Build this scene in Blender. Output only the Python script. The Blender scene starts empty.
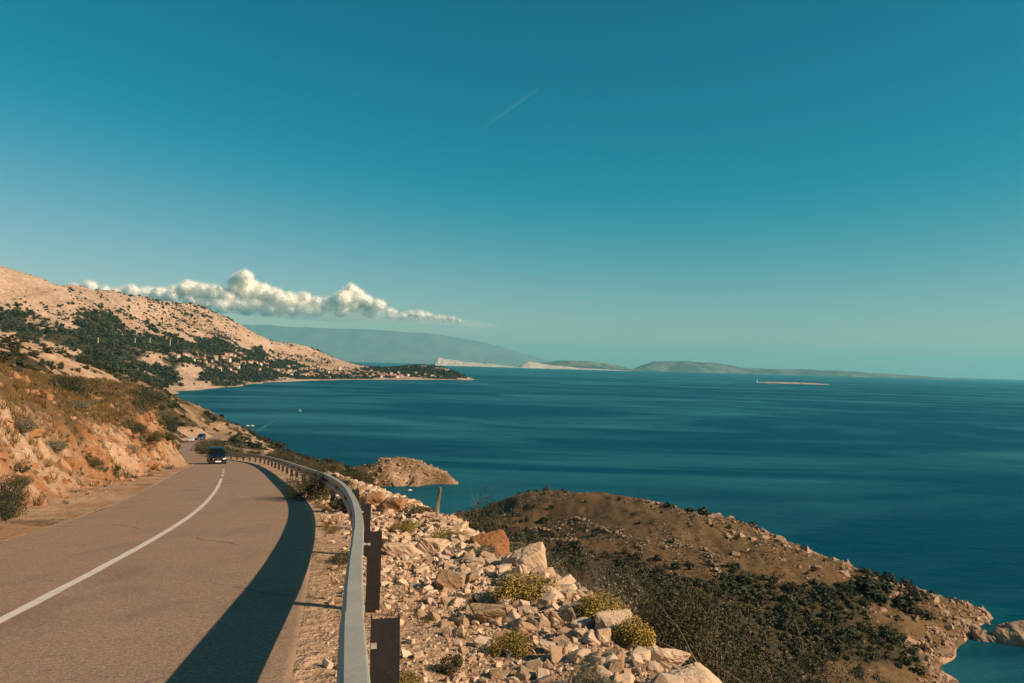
import bpy, bmesh, math, random
import numpy as np
from mathutils import Vector, Matrix
R = math.radians
scene = bpy.context.scene
COL = scene.collection
rng = np.random.default_rng(7)
random.seed(7)

# ------------------------------------------------------------------ camera, world, sun, exposure
FPX, W, H = 740.0, 1024, 683
ROLL = math.atan(.028)
PITCH = math.atan((364 - 341.5) / FPX * math.cos(ROLL))
EYE = np.array([0.0, 0.0, 60.0])
cam = bpy.data.cameras.new('camera')
cam.sensor_width = 36; cam.lens = FPX / W * 36; cam.clip_start = .05; cam.clip_end = 300000
cam_o = bpy.data.objects.new('camera', cam); COL.objects.link(cam_o)
cam_o.matrix_world = Matrix.Translation(EYE) @ Matrix.Rotation(math.pi / 2 + PITCH, 4, 'X') @ Matrix.Rotation(ROLL, 4, 'Z')
scene.camera = cam_o

SUN_AZ = R(112)      # clockwise from +Y (the view direction): from the right, a little behind
SUN_EL = R(31)
world = bpy.data.worlds.new('World'); scene.world = world; world.use_nodes = True
wn = world.node_tree; wn.nodes.clear()
sky = wn.nodes.new('ShaderNodeTexSky'); sky.sky_type = 'NISHITA'; sky.sun_disc = False
sky.sun_elevation = SUN_EL; sky.sun_rotation = SUN_AZ
sky.altitude = 60; sky.air_density = 1.0; sky.dust_density = .35; sky.ozone_density = 3.0
SKY_SCALE = .1
SKY_STRENGTH = .072
bg = wn.nodes.new('ShaderNodeBackground'); bg.inputs[1].default_value = SKY_STRENGTH
wo = wn.nodes.new('ShaderNodeOutputWorld')
sep = wn.nodes.new('ShaderNodeSeparateColor'); com = wn.nodes.new('ShaderNodeCombineColor')
wn.links.new(sky.outputs[0], sep.inputs[0])
SKY_GRADE = [(1.38, .184), (.895, .022), (.775, .02)]      # the photograph's teal grade: gain and offset per channel
for i, (g, p) in enumerate(SKY_GRADE):
    a = wn.nodes.new('ShaderNodeMath'); a.operation = 'MULTIPLY'; a.inputs[1].default_value = SKY_SCALE
    def wm(op, u, v):
        m = wn.nodes.new('ShaderNodeMath'); m.operation = op
        for q, w in enumerate((u, v)):
            if hasattr(w, 'is_output'): wn.links.new(w, m.inputs[q])
            else: m.inputs[q].default_value = w
        return m.outputs[0]
    wn.links.new(sep.outputs[i], a.inputs[0])
    x = wm('SUBTRACT', a.outputs[0], p)                     # soft toe: (x + sqrt(x^2 + c^2)) / 2
    x = wm('MULTIPLY', wm('ADD', x, wm('SQRT', wm('ADD', wm('MULTIPLY', x, x), (.022 if i == 0 else .008) ** 2), 0)), .5 * g / SKY_SCALE)
    wn.links.new(x, com.inputs[i])
wn.links.new(com.outputs[0], bg.inputs[0]); wn.links.new(bg.outputs[0], wo.inputs[0])

sl = bpy.data.lights.new('sun', 'SUN'); sl.energy = 5.0; sl.angle = R(.5); sl.color = (1, .75, .50)
so = bpy.data.objects.new('sun', sl); COL.objects.link(so)
SUN_DIR = Vector((math.sin(SUN_AZ) * math.cos(SUN_EL), math.cos(SUN_AZ) * math.cos(SUN_EL), math.sin(SUN_EL)))
so.rotation_euler = SUN_DIR.to_track_quat('Z', 'Y').to_euler()
so.location = (30, -10, 120)
vs = scene.view_settings
vs.view_transform = 'Standard'; vs.look = 'None'; vs.exposure = 0.5; vs.gamma = 1; vs.use_curve_mapping = False
scene.render.engine = 'CYCLES'
scene.cycles.max_bounces = 16; scene.cycles.volume_bounces = 6; scene.cycles.use_denoising = True
scene.cycles.diffuse_bounces = 3; scene.cycles.transparent_max_bounces = 12

# ------------------------------------------------------------------ camera geometry helpers (where a sight line meets the place)
_cr, _sr, _cp, _sp = math.cos(ROLL), math.sin(ROLL), math.cos(PITCH), math.sin(PITCH)
def ray(px, py):
    x = (px - 512) / FPX; y = -(py - 341.5) / FPX
    xl = x * _cr - y * _sr; yl = x * _sr + y * _cr
    return np.array([xl, _cp - yl * _sp, _sp + yl * _cp])
def atY(px, py, Y):
    r = ray(px, py); return EYE + r * (Y / r[1])
def atZ(px, py, z):
    r = ray(px, py); return EYE + r * ((z - 60) / r[2])
def project(P):
    d = np.asarray(P, float) - EYE
    X = d[..., 0]; D = d[..., 1] * _cp + d[..., 2] * _sp; U = -d[..., 1] * _sp + d[..., 2] * _cp
    D = np.maximum(D, 1e-3)
    x = (X * _cr + U * _sr) / D; y = (-X * _sr + U * _cr) / D
    return 512 + FPX * x, 341.5 - FPX * y

# ------------------------------------------------------------------ noise
def _hash(ix, iy, seed):
    h = (ix.astype(np.int64) * 374761393 + iy.astype(np.int64) * 668265263 + seed * 974634777) & 0xffffffff
    h = ((h ^ (h >> 13)) * 1274126177) & 0xffffffff
    return ((h ^ (h >> 16)) & 0xffff) / 65535.0
def noise(x, y, seed=0):
    x = np.asarray(x, float); y = np.asarray(y, float)
    ix = np.floor(x); iy = np.floor(y); fx = x - ix; fy = y - iy
    ux = fx * fx * (3 - 2 * fx); uy = fy * fy * (3 - 2 * fy)
    a = _hash(ix, iy, seed); b = _hash(ix + 1, iy, seed); c = _hash(ix, iy + 1, seed); d = _hash(ix + 1, iy + 1, seed)
    return (a + (b - a) * ux + (c - a) * uy + (a - b - c + d) * ux * uy) * 2 - 1
def fbm(x, y, seed=0, oct=4, gain=.5):
    v = 0; amp = 1; f = 1; tot = 0
    for o in range(oct):
        v = v + amp * noise(x * f + 17.3 * o, y * f - 9.1 * o, seed + o); tot += amp; amp *= gain; f *= 2.03
    return v / tot
def ridged(x, y, seed=0, oct=4):
    v = 0; amp = 1; f = 1; tot = 0
    for o in range(oct):
        v = v + amp * (1 - 2 * np.abs(noise(x * f + 5.7 * o, y * f + 3.3 * o, seed + o))); tot += amp; amp *= .5; f *= 2.1
    return v / tot
def sstep(a, b, x):
    t = np.clip((x - a) / (b - a), 0, 1); return t * t * (3 - 2 * t)

# ------------------------------------------------------------------ objects
def mesh(name, verts, faces, mats=(), smooth=False, attr=None, matidx=None):
    """verts Nx3, faces: one Mxk array or a list of faces"""
    me = bpy.data.meshes.new(name)
    verts = np.asarray(verts, np.float32)
    if isinstance(faces, np.ndarray):
        k = faces.shape[1]; n = len(faces)
        me.vertices.add(len(verts)); me.vertices.foreach_set('co', verts.ravel())
        me.loops.add(n * k); me.loops.foreach_set('vertex_index', faces.astype(np.int32).ravel())
        me.polygons.add(n); me.polygons.foreach_set('loop_start', np.arange(0, n * k, k, dtype=np.int32))
        me.update(calc_edges=True)
    else:
        me.from_pydata([tuple(map(float, v)) for v in verts], [], faces)
    me.polygons.foreach_set('use_smooth', np.full(len(me.polygons), bool(smooth)))
    if matidx is not None: me.polygons.foreach_set('material_index', np.asarray(matidx, np.int32))
    for m in mats: me.materials.append(m)
    if attr is not None:
        for nm, vals in attr.items():
            at = me.color_attributes.new(nm, 'FLOAT_COLOR', 'POINT')
            c = np.ones((len(verts), 4), np.float32); c[:, :3] = vals
            at.data.foreach_set('color', c.ravel())
    me.update(); me.validate()
    return me
def obj(name, me, parent=None, loc=None, rot=None, scale=None, **props):
    o = bpy.data.objects.new(name, me); COL.objects.link(o)
    if parent is not None: o.parent = parent
    if loc is not None: o.location = tuple(map(float, loc))
    if rot is not None: o.rotation_euler = rot
    if scale is not None: o.scale = (scale,) * 3 if not hasattr(scale, '__len__') else scale
    for k, v in props.items(): o[k] = v
    return o
def thing(name, label, category, loc=(0, 0, 0), rotz=0, group=None):
    o = obj(name, None, loc=loc, rot=(0, 0, rotz), label=label, category=category)
    if group: o['group'] = group
    return o
def bm_mesh(name, bm, mats=(), smooth=False):
    me = bpy.data.meshes.new(name); bm.normal_update(); bm.to_mesh(me); bm.free()
    for m in mats: me.materials.append(m)
    if smooth: me.polygons.foreach_set('use_smooth', np.ones(len(me.polygons), bool))
    return me
def box(bm, cx, cy, cz, sx, sy, sz, bevel=0):
    r = bmesh.ops.create_cube(bm, size=1)
    for v in r['verts']: v.co = Vector((v.co.x * sx + cx, v.co.y * sy + cy, v.co.z * sz + cz))
    if bevel:
        es = list({e for v in r['verts'] for e in v.link_edges})
        bmesh.ops.bevel(bm, geom=es, offset=bevel, segments=2, affect='EDGES', profile=.6)
def cyl(bm, p0, p1, r0, r1=None, seg=12):
    r1 = r0 if r1 is None else r1
    p0 = Vector(p0); p1 = Vector(p1); d = p1 - p0
    q = d.to_track_quat('Z', 'Y').to_matrix().to_4x4()
    bmesh.ops.create_cone(bm, cap_ends=True, segments=seg, radius1=r0, radius2=r1, depth=d.length,
                          matrix=Matrix.Translation((p0 + p1) / 2) @ q)

# ------------------------------------------------------------------ materials
class NT:
    def __init__(s, name):
        s.m = bpy.data.materials.new(name); s.m.use_nodes = True; s.t = s.m.node_tree
        s.b = s.t.nodes['Principled BSDF']; s.out = s.t.nodes['Material Output']
    def n(s, typ, **kw):
        x = s.t.nodes.new(typ)
        for k, v in kw.items(): setattr(x, k, v)
        return x
    def l(s, a, b): s.t.links.new(a, b)
    def coord(s, kind='Object'):
        if not hasattr(s, '_tc'): s._tc = s.n('ShaderNodeTexCoord')
        return s._tc.outputs[kind]
    def pos(s):
        if not hasattr(s, '_g'): s._g = s.n('ShaderNodeNewGeometry')
        return s._g.outputs['Position']
    def noise(s, vec, scale, detail=4, rough=.55, stretch=None, dist=0):
        if stretch:
            mp = s.n('ShaderNodeMapping'); mp.inputs['Scale'].default_value = stretch; s.l(vec, mp.inputs[0]); vec = mp.outputs[0]
        x = s.n('ShaderNodeTexNoise'); x.inputs['Scale'].default_value = scale; x.inputs['Detail'].default_value = detail
        x.inputs['Roughness'].default_value = rough; x.inputs['Distortion'].default_value = dist
        s.l(vec, x.inputs['Vector']); return x.outputs[0]
    def ramp(s, fac, stops, interp='LINEAR'):
        x = s.n('ShaderNodeValToRGB'); x.color_ramp.interpolation = interp
        e = x.color_ramp.elements
        while len(e) < len(stops): e.new(.5)
        for i, (p, c) in enumerate(stops):
            e[i].position = p; e[i].color = (*c, 1) if hasattr(c, '__len__') else (c, c, c, 1)
        s.l(fac, x.inputs[0]); return x.outputs[0]
    def mix(s, fac, a, b, mode='MIX'):
        x = s.n('ShaderNodeMix', data_type='RGBA', blend_type=mode)
        for sock, v in ((x.inputs[0], fac), (x.inputs[6], a), (x.inputs[7], b)):
            if hasattr(v, 'default_value') or hasattr(v, 'is_output'): s.l(v, sock)
            elif hasattr(v, '__len__'): sock.default_value = (*v, 1)
            else: sock.default_value = v
        return x.outputs[2]
    def math(s, op, a, b=None, clamp=False):
        x = s.n('ShaderNodeMath', operation=op); x.use_clamp = clamp
        for i, v in enumerate((a, b)):
            if v is None: continue
            if hasattr(v, 'is_output'): s.l(v, x.inputs[i])
            else: x.inputs[i].default_value = v
        return x.outputs[0]
    def attr(s, name):
        x = s.n('ShaderNodeAttribute'); x.attribute_name = name; return x
    def bump(s, h, strength=.5, dist=.05, normal=None):
        x = s.n('ShaderNodeBump'); x.inputs['Strength'].default_value = strength; x.inputs['Distance'].default_value = dist
        s.l(h, x.inputs['Height'])
        if normal is not None: s.l(normal, x.inputs['Normal'])
        s.l(x.outputs[0], s.b.inputs['Normal']); return x.outputs[0]
    def color(s, c):
        if hasattr(c, 'is_output'): s.l(c, s.b.inputs['Base Color'])
        else: s.b.inputs['Base Color'].default_value = (*c, 1)
    def set(s, **kw):
        for k, v in kw.items(): s.b.inputs[k].default_value = v
        return s

def simple(name, c, rough=.6, metal=0, var=.15, scale=8, spec=.3):
    t = NT(name); t.set(Roughness=rough, Metallic=metal); t.b.inputs['Specular IOR Level'].default_value = spec
    n = t.noise(t.coord(), scale, 5)
    t.color(t.ramp(n, [(.25, tuple(v * (1 - var) for v in c)), (.75, tuple(min(1, v * (1 + var)) for v in c))]))
    return t.m

# ground materials
SCREE = (.54, .37, .25); SCREE2 = (.38, .245, .155); ORANGE = (.32, .125, .038); GRASS = (.112, .070, .034); VEG = (.040, .036, .020); EARTH = (.34, .185, .095)
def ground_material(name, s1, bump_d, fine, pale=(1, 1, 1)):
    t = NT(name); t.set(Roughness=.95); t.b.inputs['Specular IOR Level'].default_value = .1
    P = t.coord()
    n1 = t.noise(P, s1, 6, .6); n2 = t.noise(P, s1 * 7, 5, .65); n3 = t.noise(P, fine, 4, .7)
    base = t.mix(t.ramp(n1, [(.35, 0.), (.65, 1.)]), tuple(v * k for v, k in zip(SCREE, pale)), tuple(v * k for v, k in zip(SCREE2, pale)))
    a = t.attr('mask'); sp = t.n('ShaderNodeSeparateColor'); t.l(a.outputs[0], sp.inputs[0])
    orange = t.mix(t.ramp(n2, [(.38, 0.), (.6, 1.)]), ORANGE, (.36, .225, .135))
    grass = t.mix(t.ramp(n2, [(.35, 0.), (.65, 1.)]), GRASS, (.20, .125, .065))
    grass = t.mix(t.ramp(n1, [(.45, 0.), (.7, .5)]), grass, (.085, .06, .03))
    veg = t.mix(t.ramp(n2, [(.35, 0.), (.7, 1.)]), VEG, (.10, .072, .036))
    def soften(m):     # ragged edge of a patch
        return t.ramp(t.math('ADD', m, t.math('MULTIPLY', t.math('ADD', t.math('SUBTRACT', n3, .5), t.math('SUBTRACT', n2, .5)), 1.1)), [(.35, 0.), (.62, 1.)])
    c = t.mix(soften(sp.outputs[0]), base, orange)
    c = t.mix(soften(sp.outputs[1]), c, grass)
    c = t.mix(soften(sp.outputs[2]), c, veg)
    c = t.mix(.8, c, t.ramp(n3, [(.3, (.5, .46, .43)), (.7, (1.3, 1.27, 1.25))]), 'MULTIPLY')
    t.color(c)
    t.bump(t.math('ADD', n3, t.math('MULTIPLY', n2, 1.5)), .8, bump_d)
    return t.m
M_near = ground_material('near_ground', .22, .12, 6)
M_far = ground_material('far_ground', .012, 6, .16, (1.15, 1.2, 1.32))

def asphalt():
    t = NT('asphalt'); t.set(Roughness=.9); t.b.inputs['Specular IOR Level'].default_value = .15
    P = t.coord()
    g = t.noise(P, 55, 3, .85); big = t.noise(P, .6, 6, .65); long = t.noise(P, 2.5, 4, .6)
    c = t.ramp(big, [(.3, (.27, .185, .135)), (.7, (.32, .22, .16))])
    c = t.mix(t.ramp(long, [(.55, 0.), (.8, .35)]), c, (.17, .125, .10))
    g2 = t.noise(P, 28, 3, .7)
    c = t.mix(.8, c, t.ramp(g, [(.28, (.42, .42, .42)), (.5, (1, 1, 1)), (.72, (1.6, 1.52, 1.42))]), 'MULTIPLY')
    c = t.mix(.8, c, t.ramp(g2, [(.3, (.55, .55, .55)), (.7, (1.42, 1.38, 1.34))]), 'MULTIPLY')
    cr = t.n('ShaderNodeTexVoronoi', feature='DISTANCE_TO_EDGE'); cr.inputs['Scale'].default_value = .22; wv_ = t.n('ShaderNodeMix', data_type='VECTOR'); wv_.inputs[0].default_value = .25
    nz_ = t.n('ShaderNodeTexNoise'); nz_.inputs['Scale'].default_value = 1.2; nz_.inputs['Detail'].default_value = 5; t.l(P, nz_.inputs['Vector']); t.l(P, wv_.inputs[4]); t.l(nz_.outputs['Color'], wv_.inputs[5]); t.l(wv_.outputs[1], cr.inputs['Vector'])
    c = t.mix(t.math('MULTIPLY', t.ramp(cr.outputs[0], [(.0, 1.), (.006, 0.)]), t.ramp(big, [(.48, 0.), (.58, .8)])), c, (.07, .055, .045))
    c = t.mix(t.ramp(t.noise(P, .9, 3, .5, stretch=(1.2, .35, 1)), [(.58, 0.), (.68, .35)]), c, (.16, .115, .09))
    st = t.n('ShaderNodeTexVoronoi'); st.inputs['Scale'].default_value = 1.3; t.l(P, st.inputs['Vector'])
    c = t.mix(t.ramp(st.outputs['Distance'], [(.02, .6), (.06, 0.)]), c, (.09, .07, .06))
    a = t.attr('edge'); c = t.mix(t.math('MULTIPLY', a.outputs['Fac'], t.ramp(t.noise(P, 6, 5, .7), [(.35, 0.), (.6, .9)])), c, (.40, .27, .18))
    t.color(c); t.bump(t.math('ADD', g, g2), .6, .012)
    return t.m
M_asphalt = asphalt()
def paint():
    t = NT('road_paint'); t.set(Roughness=.8)
    P = t.coord(); n = t.noise(P, 40, 5, .75); n2 = t.noise(P, 3, 4)
    c = t.ramp(n2, [(.3, (.56, .49, .41)), (.7, (.66, .59, .50))])
    c = t.mix(t.ramp(n, [(.58, 0.), (.72, .8)]), c, (.27, .2, .16))
    t.color(c); return t.m
M_paint = paint()
def rock_mat(name, a, b, c):
    t = NT(name); t.set(Roughness=.95); t.b.inputs['Specular IOR Level'].default_value = .1
    P = t.coord(); oi = t.n('ShaderNodeObjectInfo')
    g = t.n('ShaderNodeNewGeometry')
    r = t.math('FRACT', t.math('ADD', oi.outputs['Random'], g.outputs['Random Per Island']))
    col = t.ramp(r, [(0., a), (.5, b), (1., c)])
    n = t.noise(P, 30, 5, .7); n2 = t.noise(P, 7, 4)
    col = t.mix(.6, col, t.ramp(n, [(.3, (.62, .6, .58)), (.7, (1.2, 1.18, 1.15))]), 'MULTIPLY')
    col = t.mix(t.ramp(n2, [(.5, 0.), (.75, .45)]), col, (.42, .2, .1))
    t.color(col); t.bump(n, .6, .02)
    return t.m
M_rock = rock_mat('limestone', (.36, .235, .15), (.53, .375, .255), (.67, .52, .39))
M_rock_red = rock_mat('red_rock', (.26, .12, .055), (.34, .175, .09), (.38, .23, .14))
M_rock_dull = rock_mat('dull_grey_rock', (.17, .125, .095), (.24, .18, .135), (.33, .26, .2))  # darker, duller stone tones than the limestone
M_rock_brown = rock_mat('brown_shore_rock', (.22, .14, .095), (.32, .21, .145), (.40, .28, .2))  # darker brown version of the shore rock
M_rock_sea = rock_mat('shore_rock', (.30, .20, .14), (.40, .28, .2), (.46, .34, .25))
def leaf_mat(name, a, b, dry=.0):
    t = NT(name); t.set(Roughness=.7); t.b.inputs['Specular IOR Level'].default_value = .15
    g = t.n('ShaderNodeNewGeometry'); oi = t.n('ShaderNodeObjectInfo')
    n = t.noise(t.coord(), 3, 3)
    f = t.math('ADD', t.math('MULTIPLY', g.outputs['Random Per Island'], .6), t.math('MULTIPLY', n, .5))
    t.color(t.ramp(f, [(.2, a), (.8, b)]))
    return t.m
M_leaf_dark = leaf_mat('dark_leaves', (.016, .022, .012), (.05, .058, .028))
M_leaf_olive = leaf_mat('olive_leaves', (.032, .032, .015), (.095, .08, .038))
M_leaf_yellow = leaf_mat('yellow_green_leaves', (.11, .085, .022), (.27, .19, .045))
M_leaf_grey = leaf_mat('grey_green_leaves', (.085, .08, .05), (.2, .175, .115))
M_flower = leaf_mat('dry_yellow_flowers', (.33, .21, .035), (.46, .31, .07))
M_twig = simple('dry_twigs', (.16, .115, .085), .9, var=.4)
M_drygrass = leaf_mat('dry_grass', (.095, .06, .02), (.23, .145, .055))
M_redplant = leaf_mat('reddish_plant', (.15, .05, .03), (.3, .12, .07))

# ------------------------------------------------------------------ road line (right edge of the asphalt), plan view
RE = np.array([(1.25, -7), (-.16, 0), (-1.50, 5.6), (-2.93, 11.6), (-4.35, 17), (-5.35, 20.4), (-7.45, 26.8), (-9.7, 33.2), (-12.85, 41.8), (-17.6, 54.5), (-23.5, 69.5),
               (-28.5, 80.5), (-34.3, 91), (-43, 106), (-55, 130), (-67, 160), (-81, 195), (-89, 222), (-93, 245), (-99, 263), (-114, 282)], float)
def catmull(P, step):
    out = []
    for i in range(len(P) - 1):
        p0 = P[i - 1] if i else 2 * P[0] - P[1]; p1 = P[i]; p2 = P[i + 1]; p3 = P[i + 2] if i + 2 < len(P) else 2 * P[-1] - P[-2]
        n = max(2, int(np.linalg.norm(p2 - p1) / step))
        for k in range(n):
            t = k / n; t0 = 0; a = .5
            d1 = np.linalg.norm(p1 - p0) ** a; d2 = np.linalg.norm(p2 - p1) ** a; d3 = np.linalg.norm(p3 - p2) ** a
            m1 = ((p1 - p0) / d1 - (p2 - p0) / (d1 + d2) + (p2 - p1) / d2) * d2
            m2 = ((p2 - p1) / d2 - (p3 - p1) / (d2 + d3) + (p3 - p2) / d3) * d2
            out.append(p1 * (2 * t**3 - 3 * t**2 + 1) + m1 * (t**3 - 2 * t**2 + t) + p2 * (-2 * t**3 + 3 * t**2) + m2 * (t**3 - t**2))
    out.append(P[-1]); return np.array(out)
_f = catmull(RE, .05)
_s = np.concatenate([[0], np.cumsum(np.linalg.norm(np.diff(_f, axis=0), axis=1))])
SS = np.arange(0, _s[-1], .5)
RX = np.interp(SS, _s, _f[:, 0]); RY = np.interp(SS, _s, _f[:, 1])
_k = np.ones(9) / 9
for _ in range(2):
    RX[4:-4] = np.convolve(RX, _k, 'valid'); RY[4:-4] = np.convolve(RY, _k, 'valid')
TX = np.gradient(RX); TY = np.gradient(RY); _l = np.hypot(TX, TY); TX /= _l; TY /= _l
NX, NY = TY, -TX                                   # to the right of travel
def road_z(y): return np.interp(y, [-20, 100, 130, 200, 260, 330], [60.65, 46.25, 43.1, 36.1, 31.8, 29.5])
RZ = road_z(RY); RZ[10:-10] = np.convolve(RZ, np.ones(21) / 21, 'valid')
RW = np.interp(SS, [0, 25, 65, 90, 110], [5.8, 5.8, 6.1, 5.3, 5.3])
def at_road(s, t, dz=0):
    """s metres along, t metres right of the right asphalt edge"""
    x = np.interp(s, SS, RX) + t * np.interp(s, SS, NX); y = np.interp(s, SS, RY) + t * np.interp(s, SS, NY)
    return np.stack([x, y, np.interp(s, SS, RZ) + dz + 0 * x], -1)
S0 = float(np.interp(0, RY[:200], SS[:200]))        # the station beside the camera
def road_coords(x, y):
    """nearest station and signed offset, for points in chunks"""
    s = np.empty(len(x)); t = np.empty(len(x))
    idx = np.arange(0, len(SS), 2)
    ax, ay = RX[idx], RY[idx]
    for i in range(0, len(x), 40000):
        xs = x[i:i + 40000, None]; ys = y[i:i + 40000, None]
        j = idx[np.argmin((xs - ax) ** 2 + (ys - ay) ** 2, axis=1)]
        dx = x[i:i + 40000] - RX[j]; dy = y[i:i + 40000] - RY[j]
        al = dx * TX[j] + dy * TY[j]
        s[i:i + 40000] = SS[j] + al
        t[i:i + 40000] = dx * NX[j] + dy * NY[j]
    return np.clip(s, 0, SS[-1]), t

# ------------------------------------------------------------------ terrain: smooth surfaces through surveyed points
class Surf:
    def __init__(s, pts, c):
        P = np.array(pts, float); s.c = c
        s.u = np.stack([np.arctan2(P[:, 0], P[:, 1]), np.log(np.hypot(P[:, 0], P[:, 1]))], 1)
        d = np.sqrt(((s.u[:, None] - s.u[None]) ** 2).sum(-1) + c * c)
        n = len(P); A = np.zeros((n + 1, n + 1)); A[:n, :n] = d - 1e-4 * np.eye(n); A[:n, n] = 1; A[n, :n] = 1
        s.w = np.linalg.solve(A, np.concatenate([P[:, 2], [0]]))
    def __call__(s, x, y):
        th = np.arctan2(x, y); lr = np.log(np.hypot(x, y) + 1e-9); out = np.empty(len(x))
        for i in range(0, len(x), 20000):
            d = np.sqrt((th[i:i + 20000, None] - s.u[:, 0]) ** 2 + (lr[i:i + 20000, None] - s.u[:, 1]) ** 2 + s.c ** 2)
            out[i:i + 20000] = d @ s.w[:-1] + s.w[-1]
        return out
def bank_h(s):      # height of the cut bank left of the road
    return np.interp(s - S0, [-10, 10, 30, 45, 57, 68, 76, 88, 102, 120, 145], [6.9, 6.9, 6.4, 5.7, 5.1, 5.1, 6.2, 8.4, 9, 7, 3])
pts = []
for s in np.arange(2, S0 + 112, 7.0):
    s_ = s - S0
    for t, dz in ((-3, -.05), (0, -.02), (2.9, -.1), (6, -2.2), (9.5, -5), (17, -10 if s_ < 60 else -8)):
        if s_ > 75 and t > 5: continue
        pts.append(at_road(s, t, dz))
    w = float(np.interp(s, SS, RW)); hb = float(bank_h(s))
    for u, dz in ((2.2, .1), (9, hb), (22, hb + 2), (50, hb + 7)):
        pts.append(at_road(s, -w - u, dz))
for s in np.arange(S0 + 118, SS[-1] - 5, 12):
    pts += [at_road(s, -3, 0), at_road(s, 3, -.3)]
A = lambda *l: pts.extend(atY(*p) for p in l)
Z = lambda *l: pts.extend(atZ(*p) for p in l)
def Zraw(*l): pts.extend(np.array(p, float) for p in l)
# hillside beyond the bend
A((-60, 330, 330), (0, 345, 320), (51, 358, 310), (90, 370, 315), (130, 383, 320), (173, 399, 330), (200, 411, 320), (222, 420, 310), (240, 428, 300), (262, 444, 280), (285, 455, 255), (312, 462, 235), (300, 459, 280), (325, 464, 260),
  (150, 405, 250), (120, 395, 230), (165, 425, 190), (232, 446, 190), (262, 457, 165), (225, 434, 262), (212, 425, 285), (180, 412, 270), (205, 452, 160), (222, 455, 140), (100, 388, 200), (60, 372, 190), (250, 450, 215))
for px, Y in ((0, 420), (60, 410), (110, 420), (160, 430), (200, 425), (235, 400), (262, 380), (285, 350)):
    p = atY(px, 400, Y); pts.append(np.array([p[0], p[1], 20 if px < 100 else -4]))
    p = atY(px, 400, Y * 1.35); pts.append(np.array([p[0], p[1], -12]))
# slope below the guard rail, the neck and the little headland
A((330, 482, 60), (332, 480, 90), (334, 478, 130), (338, 478, 200), (345, 478, 270), (300, 466, 130), (310, 463, 190))
Z((318, 461, 14), (345, 466, 10.5), (362, 473, 6.5), (330, 466, 10), (350, 476, 6), (362, 482, 3), (370, 485, 1.5), (368, 470, 8), (376, 480, -.5))
for px in (320, 345, 362, 380, 400, 425, 445, 460):
    p = atZ(px, 486, 0); k = 1.16 if px > 370 else 1.12; pts.append(np.array([p[0] * k, p[1] * k, -4]))
    pts.append(np.array([p[0] * 1.4, p[1] * 1.4, -14]))
Z((385, 484, -2), (400, 482, -3), (425, 480, -3), (445, 480, -3), (460, 478, -5))
Z((395, 493, -3), (425, 492, -3), (380, 497, -1), (400, 503, -4), (430, 512, -3), (452, 517, -1.5), (462, 507, -3), (480, 499, -4), (475, 488, -6), (365, 492, 1.5), (372, 505, 1), (385, 517, 1.5), (415, 525, 1.5))
# peninsula
Z((468, 514, 2), (475, 511, 5), (500, 502, 9.5), (530, 494, 13.5), (550, 493, 15), (570, 493.5, 16), (600, 495, 16.8), (620, 497, 17), (650, 502, 17), (680, 508.5, 17), (720, 517, 16), (750, 526, 14.3), (775, 536, 13), (800, 547, 11.8), (850, 567, 9), (900, 587, 6.5), (930, 596, 5), (955, 604, 3), (978, 611, 1), (988, 614, -.8))
Z((480, 525, 5), (520, 530, 8), (560, 545, 10), (600, 540, 12.5), (650, 560, 12), (700, 570, 12), (760, 580, 11), (820, 590, 9.5), (880, 610, 7), (930, 622, 4), (955, 628, 2.2), (966, 640, 0), (950, 655, .5), (940, 668, .2), (955, 676, 0), (962, 690, .0),
  (500, 545, 10), (540, 560, 13), (620, 590, 15), (680, 620, 15), (760, 640, 12), (850, 650, 7.5), (910, 662, 3), (700, 670, 19), (820, 683, 11), (640, 640, 23), (900, 690, 5), (930, 640, 2.5), (880, 640, 5.5))
for p0 in ((475, 511), (530, 494), (570, 493), (620, 497), (680, 508), (720, 517), (760, 530), (800, 547), (850, 567), (900, 587), (940, 600)):
    p = atZ(p0[0], p0[1], 14 if p0[0] < 740 else 9); pts.append(np.array([p[0] * 1.13, p[1] * 1.13, -1.5])); pts.append(np.array([p[0] * 1.3, p[1] * 1.3, -9]))
Z((1000, 622, -4), (1024, 640, -5), (990, 640, -2.5), (985, 660, -3), (1000, 683, -5), (1060, 683, -8), (1060, 620, -10), (975, 683, -1.5))
# slope from the shoulder to the valley
Zraw((5, 3, 55), (6, 7, 53.5), (4.5, 12, 52.5), (14, 4, 49), (20, 10, 43.5), (40, 20, 32), (60, 40, 22.5), (90, 60, 9), (120, 80, -1), (150, 110, -8), (0, 40, 47), (4, 70, 37), (0, 110, 27), (-4, 160, 16), (-10, 220, 9),
     (20, 60, 31), (-25, 130, 30), (-25, 200, 19), (60, 10, 30), (120, 30, 3), (15, 25, 42), (10, -6, 52), (30, -10, 42), (80, -20, 24), (140, 20, -4), (-30, 250, 10), (12, 100, 24), (30, 90, 20))
S_near = Surf(pts, .035)
N_CTRL = len(pts)

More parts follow.
